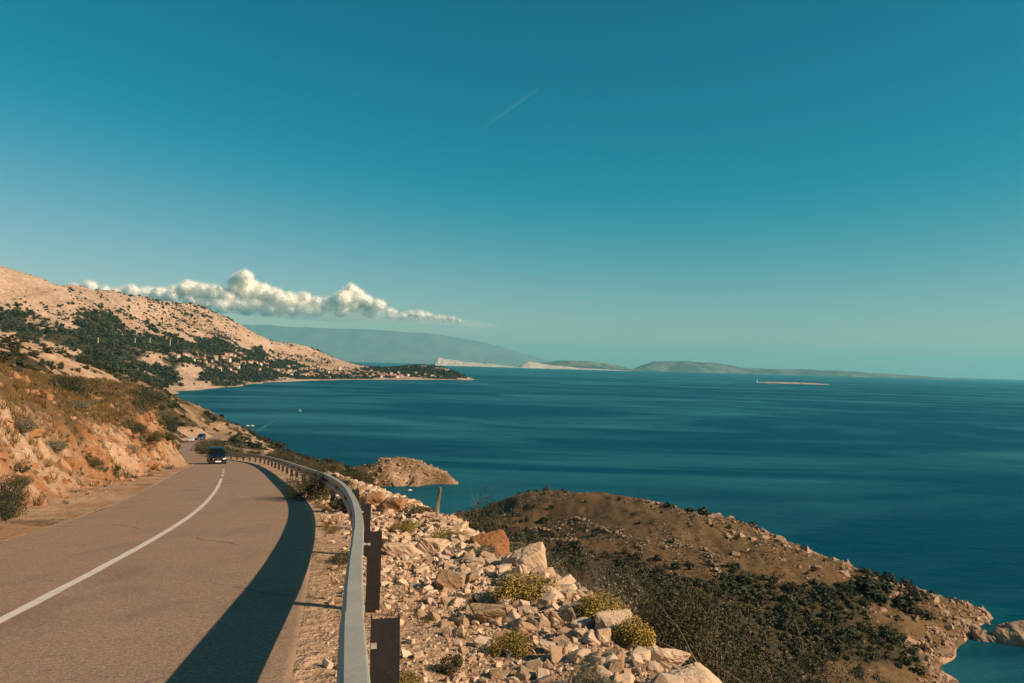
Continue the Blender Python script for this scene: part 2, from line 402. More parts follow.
HEAD_PX = [362, 368, 378, 388, 395, 405, 415, 425, 435, 442, 448, 454, 459, 466]
HEAD_H = [5.5, 6.8, 8.8, 10.6, 11.0, 10.4, 9.2, 7.8, 6.0, 4.6, 3.3, 1.7, -.2, -3]
HEAD_ANG = [math.atan2(*atZ(p, 486 - (p > 425) * 1.5, 0)[:2]) for p in HEAD_PX]; HEAD_R = [float(np.hypot(*atZ(p, 486 - (p > 425) * 1.5, 0)[:2])) for p in HEAD_PX]
def headland(x, y, detail):
    """the little rock ridge beyond the cove: steep slabbed face towards the cove, long back"""
    th_ = np.arctan2(x, y); r = np.hypot(x, y); h = np.interp(th_, HEAD_ANG, HEAD_H, left=-9, right=-9); q = (r - np.interp(th_, HEAD_ANG, HEAD_R)) / (17 * np.clip(h / 9, .12, 1) ** .8)
    if detail:
        q = q + .16 * noise(th_ * 90, r / 9, 171); rib = ridged(th_ * 120 + q * 1.1, q * .8, 173, 3); fine = ridged(x / 3.2, y / 3.2, 175, 3)
        h = h * (1 + .10 * rib + .05 * fine) + .3 * fine
    f = np.where(q < 1, np.clip(q, 0, 1) ** .75, 1 - (np.clip(q - 1, 0, 9) / 1.7) ** 1.4)
    return np.where((q > 0) & (h > 0), h * f + .05, -9)
def height(x, y, detail=True):
    x = np.atleast_1d(np.asarray(x, float)); y = np.atleast_1d(np.asarray(y, float))
    m = S_near(x, y); r = np.hypot(x, y)
    if detail:
        px, py = project(np.stack([x, y, np.clip(m, 0, 80)], -1))
        rough = np.interp(r, [0, 20, 60, 150, 400, 700], [.02, .12, .6, 1.2, 1.8, 4])
        m = m + rough * fbm(x / 14, y / 14, 3, 5) * sstep(-6, 4, m) + rough * .35 * ridged(x / 5, y / 5, 9, 3) * sstep(0, 3, m)
        # broken rock along the seaward edge of the peninsula
        pk = sstep(.3, 2.5, m) * sstep(9, 4, m) * sstep(140, 160, r) * sstep(310, 280, r)
        m = m + pk * 1.1 * ridged(x / 7, y / 7, 33, 4)
    ang = np.arctan2(x, y); m = np.where((ang > HEAD_ANG[1]) & (ang < HEAD_ANG[-1] + .05) & (r > 335) & (r < 640), np.minimum(m, -3), m)
    hr = (r > 325) & (r < 430) & (x < 0)
    if hr.any(): m[hr] = np.maximum(m[hr], headland(x[hr], y[hr], detail))
    near = r < 360
    if near.any():
        xs, ys = x[near], y[near]
        s, t = road_coords(xs, ys)
        zr = np.interp(s, SS, RZ); w = np.interp(s, SS, RW); z = m[near]
        lumps = .10 * fbm(xs / 1.6, ys / 1.6, 41, 4) if detail else 0
        # right of the asphalt: shoulder
        sh = zr + .004 + lumps * sstep(.25, 1.2, t) - .02 * np.clip(t, 0, 4) + .16 * sstep(1.6, 3, t)
        far_s = sstep(S0 + 70, S0 + 100, s)
        k = 1 - sstep(2.35 - .6 * far_s, 4.0, t)
        zz = z * (1 - k) + sh * k
        # left: verge, cut bank, slope above
        u = -t - w; hb = bank_h(s)
        bank = zr + .004 + .03 * np.clip(u, 0, 3)
        rise = np.clip(u - np.interp(s - S0, [0, 40, 60, 80, 110], [2.6, 2.4, 1.6, .7, .4]) - .5 * noise(xs / 3, ys / 3, 51), 0, None)
        prof = np.where(rise < 5.2, hb * (.80 * sstep(-.8, 5.6, rise) + .2 * rise / 5.2) - hb * .80 * sstep(-.8, 5.6, 0 * rise), hb * (1 - .80 * sstep(-.8, 5.6, 0.0)) + (rise - 5.2) * .12)
        if detail:
            up = sstep(0, 1.5, rise) * sstep(13, 5, rise) * sstep(.2, 3, hb)
            bank = bank + lumps * sstep(.1, .8, u)
            bank = bank + up * (.55 * ridged((s + .7 * rise) / 3.1, (rise * 1.3 - .5 * s) / 2.2, 61, 5) + .35 * fbm(xs / 2, ys / 2, 71, 5) + .25 * np.round(2 * fbm(xs / 1.2, ys / 1.2, 72, 3)) / 2)
        bank = bank + prof
        kl = 1 - sstep(9, 40, u)
        zl = z * (1 - kl) + bank * kl
        zz = np.where(u > 0, zl, zz)
        dip = sstep(-.05, -.4, t) * sstep(-.05, -.4, u)
        zz = zz * (1 - dip) + (zr - .14) * dip
        fade = 1 - sstep(SS[-1] - 16, SS[-1] - 3, s)
        inr = (r[near] < 340)
        m[near] = np.where(inr, z * (1 - fade) + zz * fade, z)
    return m

NTH, NR = 940, 1000
th = np.linspace(R(-66), R(72), NTH); rr = np.exp(np.linspace(math.log(1.2), math.log(720), NR))
TH, RR = np.meshgrid(th, rr)
gx = (RR * np.sin(TH)).ravel(); gy = (RR * np.cos(TH)).ravel()
gz = height(gx, gy)
GP = np.stack([gx, gy, gz], 1)
def grid_faces(nr, nc):
    i = np.arange(nr - 1)[:, None] * nc + np.arange(nc - 1)[None]
    return np.stack([i, i + 1, i + nc + 1, i + nc], -1).reshape(-1, 4)
gpx, gpy = project(GP)
gs, gt = road_coords(gx, gy); gu = -gt - np.interp(gs, SS, RW)
gr = np.hypot(gx, gy)
def blob(px, py, lst, soft=.55):
    m = np.zeros(len(px))
    for cx, cy, rx, ry in lst:
        d = np.hypot((px - cx) / rx, (py - cy) / ry); m = np.maximum(m, sstep(1 + soft, 1 - soft, d))
    return m
nz1 = fbm(gx / 9, gy / 9, 81, 5); nz2 = fbm(gx / 2.2, gy / 2.2, 82, 4); nz3 = fbm(gx / 30, gy / 30, 83, 5)
bankz = (gu > 0) & (gr < 150)
m_or = np.where(bankz, sstep(.3, 2.2, gu) * sstep(9.5, 6, gu + 2.2 * nz1) * np.clip(.58 + 1.0 * nz2 + .8 * nz1, 0, 1), 0)
m_or = np.maximum(m_or, np.where(bankz & (gu < 2.6), .42 + .5 * nz2, 0))
m_gr = np.where(bankz, np.maximum(sstep(3.4, 5.6, gu + 2.4 * nz1) * (.9 + .4 * nz2), .5 * sstep(.1, .5, nz1 - nz2)), 0)
m_vg = np.zeros(len(gx))
hillC = (gr > 110) & (gr < 480) & (gpx < 345)
m_vg = np.where(hillC, np.clip(sstep(-.1, .35, nz1 + .3 * nz3 + .3 * nz2) * .9, 0, 1), m_vg)
m_gr = np.where(hillC, .3 + .5 * nz3, m_gr)
pen = (gr > 60) & (gpx >= 345) & (gx > -60)
PEN_VEG = [(590, 570, 60, 16), (660, 600, 80, 30), (740, 585, 30, 14), (760, 625, 120, 34), (880, 640, 70, 24), (850, 598, 45, 12), (690, 660, 120, 40), (600, 620, 70, 40), (870, 590, 20, 18), (905, 605, 22, 14), (500, 540, 40, 14), (520, 520, 45, 5), (545, 575, 60, 25)]
BARE = [(600, 515, 130, 16), (720, 545, 70, 16), (800, 570, 40, 10), (930, 610, 40, 10), (690, 575, 22, 8), (920, 630, 24, 12), (880, 612, 14, 16)]
pv = blob(gpx, gpy, PEN_VEG) - .75 * blob(gpx, gpy, BARE)
m_vg = np.where(pen & (gr > 60), np.clip(.15 + pv + .5 * nz1, 0, 1) * sstep(.3, 3, gz + 1.2 * nz2) * sstep(325, 290, gr), m_vg)
m_gr = np.where(pen, np.clip(.85 + .3 * nz2, 0, 1) * sstep(-.6, .9, gz + 1.2 * nz2), m_gr)
neck = (gpx < 372) & (gpx > 295) & (gr > 150) & (gr < 480)
m_vg = np.where(neck, np.clip(.3 + .9 * nz1 + sstep(470, 478, gpy) * .5, 0, 1), m_vg); m_gr = np.where(neck, .8, m_gr)
hd = (gpx > 366) & (gpx < 470) & (gr > 310) & (gr < 480)
m_vg = np.where(hd, sstep(384, 372, gpx) * .6, m_vg); m_gr = np.where(hd, .62 + .5 * nz1, m_gr); m_or = np.where(hd, .25 + .3 * nz1, m_or)
m_or = np.where((gt > .3) & (gr < 60) & (gt < 6), np.clip(.1 + .9 * nz1 + .5 * nz2, 0, .8), m_or)
slope = (gt > 5.5) & (gr < 70) & (gx > -20)
m_vg = np.where(slope, np.clip(.7 + nz2, 0, 1), m_vg); m_gr = np.where(slope, .6, m_gr)
obj('terrain', mesh('terrain', GP, grid_faces(NR, NTH), [M_near], True, {'mask': np.clip(np.stack([m_or, m_gr, m_vg], 1), 0, 1)}), kind='structure')

# ------------------------------------------------------------------ far hills with the bay and the village slope
pf = []
SH = [(150, 399), (178, 393), (200, 389.5), (222, 387), (240, 386), (262, 383), (285, 381.5), (310, 380.5), (330, 380), (370, 379.5), (410, 379.5), (440, 379.5), (460, 379.6), (468, 380)]
for px, py in SH:
    pf.append(atZ(px, py, .6)); p = atZ(px, py, 0); pf.append(np.array([p[0] * .94, p[1] * .94, -10])); pf.append(np.array([p[0] * .8, p[1] * .8, -30]))
CREST = [(-40, 256, 1480), (0, 268, 1500), (30, 277, 1550), (50, 287, 1620), (70, 290, 1750), (100, 291, 1900), (114, 293, 1900), (132, 301, 2080), (160, 303, 2250), (180, 305, 2300), (200, 309, 2350), (218, 317, 2420), (240, 326, 2500), (258, 335, 2580), (274, 341, 2720), (300, 346, 2850), (314, 350, 2900), (328, 357.5, 2950), (342, 362, 2950), (364, 366, 2900), (385, 367.5, 2850), (405, 366.3, 2760), (425, 365.5, 2720), (440, 367.5, 2680), (452, 372, 2650), (462, 377, 2640)]
for px, py, Y in CREST:
    p = atY(px, py, Y); pf.append(p)
    pf.append(np.array([p[0] * 1.1, p[1] * 1.1, max(p[2] - 45, -8) if p[2] > 70 else p[2] - 30])); pf.append(np.array([p[0] * 1.3, p[1] * 1.3, -20]))
for q in ((0, 300, 1380), (0, 330, 1200), (0, 350, 1050), (0, 372, 900), (-40, 300, 1300), (-40, 340, 1050), (60, 312, 1450), (62, 340, 1250), (60, 365, 1060), (40, 380, 900), (105, 322, 1560), (115, 340, 1430), (110, 360, 1280), (110, 380, 1150),
          (75, 300, 1520), (140, 345, 1500), (165, 357, 1450), (125, 312, 1800), (150, 326, 1850), (175, 340, 1800), (150, 362, 1400), (150, 378, 1290), (200, 330, 2080), (205, 350, 1800), (200, 370, 1500), (200, 382, 1360), (225, 342, 2120),
          (240, 348, 2200), (240, 362, 1930), (240, 376, 1750), (262, 352, 2450), (280, 357, 2520), (280, 366, 2300), (280, 375, 2080), (300, 358, 2650), (318, 363, 2650), (318, 371, 2450), (345, 370, 2650), (370, 372, 2700), (420, 372, 2600), (400, 373, 2600), (440, 374, 2600)):
    pf.append(atY(*q))
S_far = Surf(pf, .02)
def far_height(x, y, detail=True):
    x = np.atleast_1d(np.asarray(x, float)); y = np.atleast_1d(np.asarray(y, float)); m = S_far(x, y)
    if detail:
        px, py = project(np.stack([x, y, np.clip(m, 0, 400)], -1))
        a = sstep(2, 60, m) * sstep(350, 250, px)
        m = m + a * (13 * ridged(x / 190, y / 150, 101, 6) + 6 * ridged((x * .8 - y * .4) / 55, (x * .4 + y * .8) / 130, 111, 4) - 3) + sstep(0, 10, m) * 1.5 * fbm(x / 25, y / 25, 121, 4)
    return m
NT2, NR2 = 620, 420
th2 = np.linspace(R(-50), R(2), NT2); r2 = np.exp(np.linspace(math.log(640), math.log(4300), NR2))
TH2, RR2 = np.meshgrid(th2, r2); fx = (RR2 * np.sin(TH2)).ravel(); fy = (RR2 * np.cos(TH2)).ravel()
fz = far_height(fx, fy); FP = np.stack([fx, fy, fz], 1); fpx, fpy = project(FP)
FAR_VEG = [(10, 322, 20, 10), (32, 332, 16, 9), (70, 338, 34, 12), (98, 330, 24, 16), (122, 348, 40, 18), (150, 372, 50, 16), (100, 366, 45, 13), (160, 345, 34, 10), (208, 346, 28, 8), (232, 356, 30, 8), (212, 376, 34, 8), (240, 374, 40, 9), (285, 374, 36, 5), (185, 362, 30, 7), (258, 356, 8, 9), (275, 366, 30, 6), (310, 375, 30, 3), (365, 374, 20, 2.2), (415, 371, 30, 5), (440, 374, 20, 4), (375, 370, 22, 2), (130, 385, 30, 8), (225, 384, 40, 2.5), (330, 377.5, 60, 2), (445, 377.3, 22, 2.2)]
FAR_BARE = [(188, 373, 12, 9), (200, 384, 12, 3), (160, 350, 4, 4), (60, 352, 22, 6), (30, 365, 30, 8)]
fn = fbm(fx / 45, fy / 45, 131, 4); fn2 = fbm(fx / 220, fy / 220, 132, 4)
fv = blob(fpx, fpy, FAR_VEG) - blob(fpx, fpy, FAR_BARE) * .9
fveg = np.clip(fv * 1.05 + .9 * fn - .08, 0, 1) * sstep(.3, 2, fz)
fgr = np.clip(.05 + .9 * fn2, 0, .6)
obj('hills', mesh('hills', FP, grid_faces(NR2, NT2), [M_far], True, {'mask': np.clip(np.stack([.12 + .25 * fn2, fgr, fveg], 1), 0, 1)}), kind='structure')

# ------------------------------------------------------------------ sea
def sea_mat():
    t = NT('sea_water'); P = t.pos()
    t.set(Roughness=1); t.b.inputs['Specular IOR Level'].default_value = 0
    sx = t.n('ShaderNodeSeparateXYZ'); t.l(P, sx.inputs[0])
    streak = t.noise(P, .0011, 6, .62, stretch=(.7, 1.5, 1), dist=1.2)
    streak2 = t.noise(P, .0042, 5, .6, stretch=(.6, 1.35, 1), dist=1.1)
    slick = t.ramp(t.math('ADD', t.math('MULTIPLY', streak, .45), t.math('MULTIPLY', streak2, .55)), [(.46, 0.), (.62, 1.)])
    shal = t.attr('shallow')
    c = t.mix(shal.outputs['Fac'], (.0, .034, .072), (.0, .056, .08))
    c = t.mix(t.math('MULTIPLY', slick, .85), c, (.03, .15, .19))  # pale sky sheen of calm slicks painted into the water colour
    t.color(c)
    w1 = t.noise(P, .9, 4, .65, stretch=(.6, 1.4, 1)); w2 = t.noise(P, .12, 3, .6, stretch=(.6, 1.5, 1)); w3 = t.noise(P, .02, 3, .6, stretch=(.6, 1.6, 1))
    h = t.math('ADD', t.math('ADD', w1, t.math('MULTIPLY', w2, 3.0)), t.math('MULTIPLY', w3, 6.0))
    b = t.n('ShaderNodeBump'); b.inputs['Distance'].default_value = .35
    t.l(h, b.inputs['Height']); t.l(t.ramp(slick, [(0, .75), (1, .4)]), b.inputs['Strength']); t.l(b.outputs[0], t.b.inputs['Normal'])
    gl = t.n('ShaderNodeBsdfGlossy'); gl.inputs['Roughness'].default_value = .22; gl.inputs['Color'].default_value = (.35, .95, 1, 1); t.l(b.outputs[0], gl.inputs['Normal'])  # teal tint stands in for upper sky reflected by steeper waves
    fr = t.n('ShaderNodeFresnel'); fr.inputs['IOR'].default_value = 1.2; t.l(b.outputs[0], fr.inputs['Normal'])
    mx = t.n('ShaderNodeMixShader'); t.l(t.math('ADD', t.math('MULTIPLY', fr.outputs[0], .26), .02), mx.inputs[0]); t.l(t.b.outputs[0], mx.inputs[1]); t.l(gl.outputs[0], mx.inputs[2]); t.l(mx.outputs[0], t.out.inputs['Surface'])
    return t.m
M_sea = sea_mat()
srr = np.concatenate([[0.01], np.exp(np.linspace(math.log(60), math.log(40000), 150))]); sth = np.linspace(R(-80), R(80), 220)
ST, SR = np.meshgrid(sth, srr); sxx = (SR * np.sin(ST)).ravel(); syy = (SR * np.cos(ST)).ravel()
sd = np.where(np.hypot(sxx, syy) < 700, height(sxx, syy, False), -30.)
sd = np.where(np.hypot(sxx, syy) > 640, np.maximum(sd, np.where(np.hypot(sxx, syy) < 4000, far_height(sxx, syy, False), -30.)), sd)
shallow = sstep(-6, 0, sd)
obj('sea', mesh('sea', np.stack([sxx, syy, 0 * sxx], 1), grid_faces(len(srr), len(sth)), [M_sea], True, {'shallow': np.repeat(shallow[:, None], 3, 1)}), kind='structure')

# ------------------------------------------------------------------ road surface and painted line
def strip(s, tl, tr, n, dz, skirt=0):
    """ribbon along the road between offsets tl and tr (arrays over s)"""
    rows = []; e = []
    for k in range(n + 1):
        f = k / n; rows.append(at_road(s, tl + (tr - tl) * f, dz)); e.append(np.full(len(s), max(0, 1 - min(f, 1 - f) / .035)))
    if skirt:
        a = rows[0].copy(); a[:, 2] -= skirt; b = rows[-1].copy(); b[:, 2] -= skirt
        rows = [a] + rows + [b]; e = [e[0]] + e + [e[-1]]
    V = np.stack(rows, 1); m = V.shape[1]
    return V.reshape(-1, 3), grid_faces(len(s), m)[:, ::-1], np.stack(e, 1).ravel()
s = np.arange(2, SS[-1] - 6, .25)
wob = .07 * fbm(s / .9, s * 0 + 3, 5, 4); wob2 = .10 * fbm(s / 1.1, s * 0 + 8, 6, 4)
V, F_, e = strip(s, -np.interp(s, SS, RW) + wob2, 0 + wob, 40, 0, .12)
obj('road', mesh('road', V, F_, [M_asphalt], True, {'edge': np.repeat(e[:, None], 3, 1)}), kind='structure')
LINE_T = -3.05
def line_piece(s0, s1, w=.13):
    s = np.arange(s0, s1, .2); j = .012 * fbm(s / .6, s * 0, 15, 3)
    return strip(s, LINE_T - w / 2 + j, LINE_T + w / 2 + .012 * fbm(s / .5, s * 0 + 4, 16, 3), 1, .005)[:2]
LV = []; LF = []; off = 0
for a, b in [(S0 + 2, S0 + 45)] + [(S0 + 48 + 6 * k, S0 + 51 + 6 * k) for k in range(3)]:
    v, f = line_piece(a, b); LV.append(v); LF.append(f + off); off += len(v)
obj('road_marking', mesh('road_marking', np.concatenate(LV), np.concatenate(LF), [M_paint]), kind='structure')

# ------------------------------------------------------------------ guard rail
M_galv = NT('galvanised_steel'); M_galv.set(Roughness=.6, Metallic=.1)
_n = M_galv.noise(M_galv.coord(), 3, 6, .7); _n2 = M_galv.noise(M_galv.coord(), 40, 3, .7)
M_galv.color(M_galv.mix(M_galv.ramp(_n2, [(.54, 0.), (.74, .7)]), M_galv.ramp(_n, [(.3, (.33, .305, .265)), (.7, (.45, .415, .36))]), (.22, .2, .17)))
M_galv = M_galv.m
def rust():
    t = NT('rusty_post_steel'); t.set(Roughness=.85); P = t.coord()
    n = t.noise(P, 9, 6, .75); n2 = t.noise(P, 25, 4, .7)
    c = t.ramp(n, [(.34, (.006, .005, .006)), (.54, (.010, .008, .008)), (.78, (.036, .021, .018))])
    c = t.mix(t.ramp(n2, [(.66, 0.), (.76, .5)]), c, (.10, .075, .065))
    t.color(c); t.bump(n2, .3, .01); return t.m
M_rust = rust()
RAIL = np.array([(.43, -1.2), (.13, 0), (-.55, 2.98), (-.82, 4.22), (-1.76, 9.2), (-2.32, 11.7), (-3.42, 16.2), (-4.35, 19.6), (-6.25, 25.6), (-8.3, 31.3), (-11.2, 39.2)])
_xs, _ts = road_coords(RAIL[:, 0], RAIL[:, 1])
rail_s = np.concatenate([_xs, np.arange(S0 + 48, S0 + 128, 8)])
rail_t = np.concatenate([_ts, np.full(len(rail_s) - len(_xs), .7)])
def rail_off(s):
    return np.interp(s, rail_s, rail_t)
rs = np.arange(S0 - 1.2, S0 + 122, .3)
ro = rail_off(rs); ro = np.convolve(np.pad(ro, 8, 'edge'), np.ones(17) / 17, 'valid')
RP = at_road(rs, ro)
rt = np.gradient(RP, axis=0); rt /= np.linalg.norm(rt, axis=1)[:, None]
rn = np.stack([-rt[:, 1], rt[:, 0], 0 * rt[:, 0]], 1); rn /= np.linalg.norm(rn, axis=1)[:, None]    # towards the road
guard = thing('guard_rail', 'long galvanised steel guard rail curving along the outer edge of the road', 'guard rail', RP[4])
G0 = RP[4]
PROF = [(-.006, .832), (.0, .846), (.090, .842), (.109, .818), (.118, .77), (.105, .72), (.04, .685), (.025, .66), (.04, .635), (.105, .60), (.118, .56), (.105, .52), (.04, .485), (.0, .475)]
BACK = [(a - .006, b - .004) for a, b in PROF][::-1]
prof = np.array(PROF + BACK)
def rail_section(i0, i1):
    P = RP[i0:i1, None] + rn[i0:i1, None] * prof[None, :, :1] + np.array([0, 0, 1.0]) * prof[None, :, 1:]
    m = len(prof); n = i1 - i0
    a = np.arange(n - 1)[:, None] * m; j = np.arange(m)[None]; j2 = (j + 1) % m
    f = np.stack([a + j, a + j2, a + m + j2, a + m + j], -1).reshape(-1, 4)
    fl = [tuple(q) for q in f] + [tuple(range(m))[::-1], tuple((n - 1) * m + k for k in range(m))]
    return P.reshape(-1, 3) - G0, fl
step = 14                                      # beams of 4.2 m, lapped at the posts
i = 0
post_i = [int(np.argmin(np.abs(RP[:, 1] - 3.82)))]
while post_i[-1] + step < len(rs) - 2: post_i.append(post_i[-1] + step)
cuts = [0] + [p + 1 for p in post_i]
for a, b in zip(cuts[:-1], cuts[1:]):
    v, f = rail_section(a, min(b + 1, len(rs)))
    lap = np.linspace(0, .006, min(b + 1, len(rs)) - a)
    v = v.reshape(-1, len(prof), 3) + rn[a:min(b + 1, len(rs)), None] * lap[:, None, None]
    obj('beam', mesh('beam', v.reshape(-1, 3), f, [M_galv]), guard)
bmp = bmesh.new()                               # one C-section post, web towards oncoming traffic
for (cx, cy, sx, sy) in ((0, 0, .15, .008), (-.071, .036, .008, .064), (.071, .036, .008, .064)):
    box(bmp, cx, cy, 0, sx, sy, 1.25)
post_me = bm_mesh('post', bmp, [M_rust])
bmb = bmesh.new(); cyl(bmb, (0, 0, 0), (.05, 0, 0), .01, seg=8); cyl(bmb, (.03, 0, 0), (.042, 0, 0), .018, seg=6); box(bmb, -.012, 0, 0, .03, .025, .022)
bolt_me = bm_mesh('bolt', bmb, [M_galv])
for n, i in enumerate(post_i):
    p = RP[i] - rn[i] * .125
    a = math.atan2(rt[i, 1], rt[i, 0]) - math.pi / 2
    tilt = (random.uniform(-.03, .03), random.uniform(-.03, .03))
    o = obj('post', post_me, guard, loc=(p - G0) + np.array([0, 0, .86 - .625 + random.uniform(-.02, .01)]), rot=(tilt[0], tilt[1], a))
    b = obj('bolt', bolt_me, o, loc=(-.072, -.02, .625 - .13), rot=(0, 0, math.pi))

# ------------------------------------------------------------------ two weathered stakes behind the guard rail
M_wood = NT('weathered_wood'); M_wood.set(Roughness=.9)
_w = M_wood.noise(M_wood.coord(), 12, 5, .7, stretch=(3, 3, .3)); M_wood.color(M_wood.ramp(_w, [(.3, (.12, .085, .06)), (.7, (.33, .25, .18))])); M_wood.bump(_w, .6, .02); M_wood = M_wood.m
def stake(px, py, Y, h, r, lean, label):
    p = atY(px, py, Y); z = height(p[0], p[1])[0]; p[2] = z
    n = 14; v = []; f = []
    for k in range(n + 1):
        q = k / n
        for j in range(8):
            a = j * math.pi / 4; rad = r * (1 - .3 * q) * (1 + .18 * math.sin(3 * a + 5 * q) + .1 * random.random())
            v.append((lean[0] * q * h + rad * math.cos(a) + .012 * math.sin(q * 9), lean[1] * q * h + rad * math.sin(a), q * (h + .2) - .2))
    for k in range(n):
        for j in range(8): f.append((k * 8 + j, k * 8 + (j + 1) % 8, (k + 1) * 8 + (j + 1) % 8, (k + 1) * 8 + j))
    f.append(tuple(n * 8 + j for j in range(8)))
    obj('wooden_stake', mesh('wooden_stake', v, f, [M_wood]), loc=p, label=label, category='stake')
stake(436, 527, 17, .76, .045, (.08, 0), 'weathered grey wooden stake leaning at the edge of the rubble shoulder')
stake(364, 506, 16, .78, .035, (.06, 0), 'short thin wooden stake standing just behind the guard rail')

# ------------------------------------------------------------------ rocks
def hull(n, seed, flat=.75, el=1.25):
    r = np.random.default_rng(seed); bm = bmesh.new(); sh = r.normal(0, .22, 3)
    for k in range(8 + n):
        v = np.array([(k & 1) * 2 - 1, (k >> 1 & 1) * 2 - 1, (k >> 2 & 1) * 2 - 1.0]) if k < 8 else r.normal(size=3) * .75
        v = v * r.uniform(.45, 1.05, 3) * .5; v = v + np.array([sh[0] * v[2], sh[1] * v[0], sh[2] * v[1]])
        bm.verts.new((v[0] * el, v[1] * r.uniform(.8, 1), v[2] * flat))
    res = bmesh.ops.convex_hull(bm, input=bm.verts)
    bmesh.ops.delete(bm, geom=[g for g in res['geom_interior'] if isinstance(g, bmesh.types.BMVert)], context='VERTS')
    bmesh.ops.triangulate(bm, faces=bm.faces)
    bm.verts.ensure_lookup_table()
    V = np.array([v.co for v in bm.verts]); F = np.array([[v.index for v in f.verts] for f in bm.faces]); bm.free()
    return V, F
ROCKS = [hull(k % 4, 100 + k, .55 + .1 * (k % 5), 1.0 + .16 * (k % 4)) for k in range(16)]
def rough_rock(seed, sub=3, amp=.16, flat=.7, mats=None, el=1.2):
    V, F_ = hull(4, seed, 1.0, 1.1); bm = bmesh.new(); vs_ = [bm.verts.new(v) for v in V]
    for f in F_: bm.faces.new([vs_[k] for k in f])
    bmesh.ops.bevel(bm, geom=list(bm.edges), offset=.035, segments=1, affect='EDGES'); bmesh.ops.triangulate(bm, faces=bm.faces)
    for k in range(sub): bmesh.ops.subdivide_edges(bm, edges=[e for e in bm.edges if e.calc_length() > .07], cuts=1, use_grid_fill=True); bmesh.ops.triangulate(bm, faces=[f for f in bm.faces if len(f.verts) > 3])
    bm.normal_update()
    co = np.array([v.co for v in bm.verts]); x, y, z = co.T
    d = amp * (.30 * ridged(x * 3 + z * 2.1 + seed, y * 3 - z * 1.7, seed, 3) + .22 * ridged(x * 9 + z * 6, y * 9 - z * 5 + seed, seed + 5, 3))
    for v, k in zip(bm.verts, d): v.co += v.normal * float(k)
    for v in bm.verts: v.co.x *= el * 1.15; v.co.y *= 1.15; v.co.z *= flat * 1.25
    return bm_mesh('rock', bm, mats or [M_rock])
def rot_mats(n, r):
    a, b, c = r.uniform(0, 6.28, n), r.normal(0, .35, n), r.normal(0, .35, n)
    ca, sa, cb, sb, cc, sc = np.cos(a), np.sin(a), np.cos(b), np.sin(b), np.cos(c), np.sin(c)
    Z0, O = np.zeros(n), np.ones(n)
    Rz = np.array([[ca, -sa, Z0], [sa, ca, Z0], [Z0, Z0, O]]).transpose(2, 0, 1)
    Rx = np.array([[O, Z0, Z0], [Z0, cb, -sb], [Z0, sb, cb]]).transpose(2, 0, 1)
    Ry = np.array([[cc, Z0, sc], [Z0, O, Z0], [-sc, Z0, cc]]).transpose(2, 0, 1)
    return Rz @ Rx @ Ry
def scatter_mesh(name, protos, P, S, mats, seed=1, upright=False, **props):
    """one mesh of many copies (stuff)"""
    r = np.random.default_rng(seed); n = len(P); M = rot_mats(n, r)
    if upright:
        a = r.uniform(0, 6.28, n); M = np.zeros((n, 3, 3)); M[:, 0, 0] = np.cos(a); M[:, 0, 1] = -np.sin(a); M[:, 1, 0] = np.sin(a); M[:, 1, 1] = np.cos(a); M[:, 2, 2] = 1
    which = r.integers(0, len(protos), n); VV = []; FF = []; off = 0
    for k, (v, f) in enumerate(protos):
        i = np.where(which == k)[0]
        if not len(i): continue
        s = S[i][:, None, None] if S.ndim == 1 else S[i][:, None, :]
        w = np.einsum('nij,nvj->nvi', M[i], v[None] * s) + P[i][:, None]
        VV.append(w.reshape(-1, 3)); FF.append((f[None] + (np.arange(len(i)) * len(v))[:, None, None] + off).reshape(-1, f.shape[1])); off += len(i) * len(v)
    return obj(name, mesh(name, np.concatenate(VV), np.concatenate(FF), mats), **props)
# rubble of the shoulder
n = 120000
ss = S0 + 2.5 + 42 * rng.random(n) ** 1.7; tt = .15 + 3.9 * rng.random(n) ** .9
keep = rng.random(n) < np.clip(.22 + .72 * sstep(.55, 1.5, tt) + 1.0 * fbm(ss / 1.6, tt / 1.6, 9, 4) - .5 * (tt > 4), .06, 1)
ss, tt = ss[keep], tt[keep]; n = len(ss)
size = np.clip(.020 * (rng.random(n) + .0025) ** -.6, .02, .26) * (.55 + .45 * sstep(.5, 2.5, tt)) * np.interp(ss - S0, [0, 8, 25, 45], [.42, .62, 1.0, 1.4])
PR = at_road(ss, tt); PR[:, 2] = height(PR[:, 0], PR[:, 1]) + size * .16
ppx, ppy = project(PR); vis = size / PR[:, 1] * ((ppx > 280) & (ppx < 740) & (ppy < 690))
order = np.argsort(-vis); big, rest = order[:300], order[300:]
scatter_mesh('rubble', ROCKS, PR[rest], size[rest], [M_rock], 3, kind='stuff')
worn = [rough_rock(700 + k, 2, .14, .62 + .07 * (k % 4), [M_rock], .95 + .1 * (k % 3)) for k in range(16)]
for i in big:
    obj('stone', worn[i % len(worn)], loc=PR[i], rot=(rng.normal(0, .3), rng.normal(0, .3), rng.uniform(0, 6.28)), scale=float(size[i]),
        label='loose angular pale stone lying on the rubble shoulder beside the guard rail', category='stone', group='loose stones on the shoulder')
def boulder(px, py, Y, sx, sy, sz, seed, label, mat=None, rz=0., sink=.2, el=1.):
    p = atY(px, py, Y); p[2] = height(p[0], p[1])[0] + sz * (.5 - sink)
    obj('boulder', rough_rock(seed, 4, .12, 1, [mat or M_rock], el), loc=p, rot=(.08, -.06, rz), scale=(sx, sy, sz), label=label, category='boulder')
boulder(529, 584, 10.4, .5, .36, .40, 5, 'large pale boulder with a pointed top at the brink of the slope', None, .5)
boulder(404, 556, 12.4, .5, .4, .30, 8, 'low rounded boulder lying in the rubble right of the rusty post')
boulder(430, 553, 12.6, .42, .4, .32, 14, 'smaller boulder touching the low rounded boulder on its right')
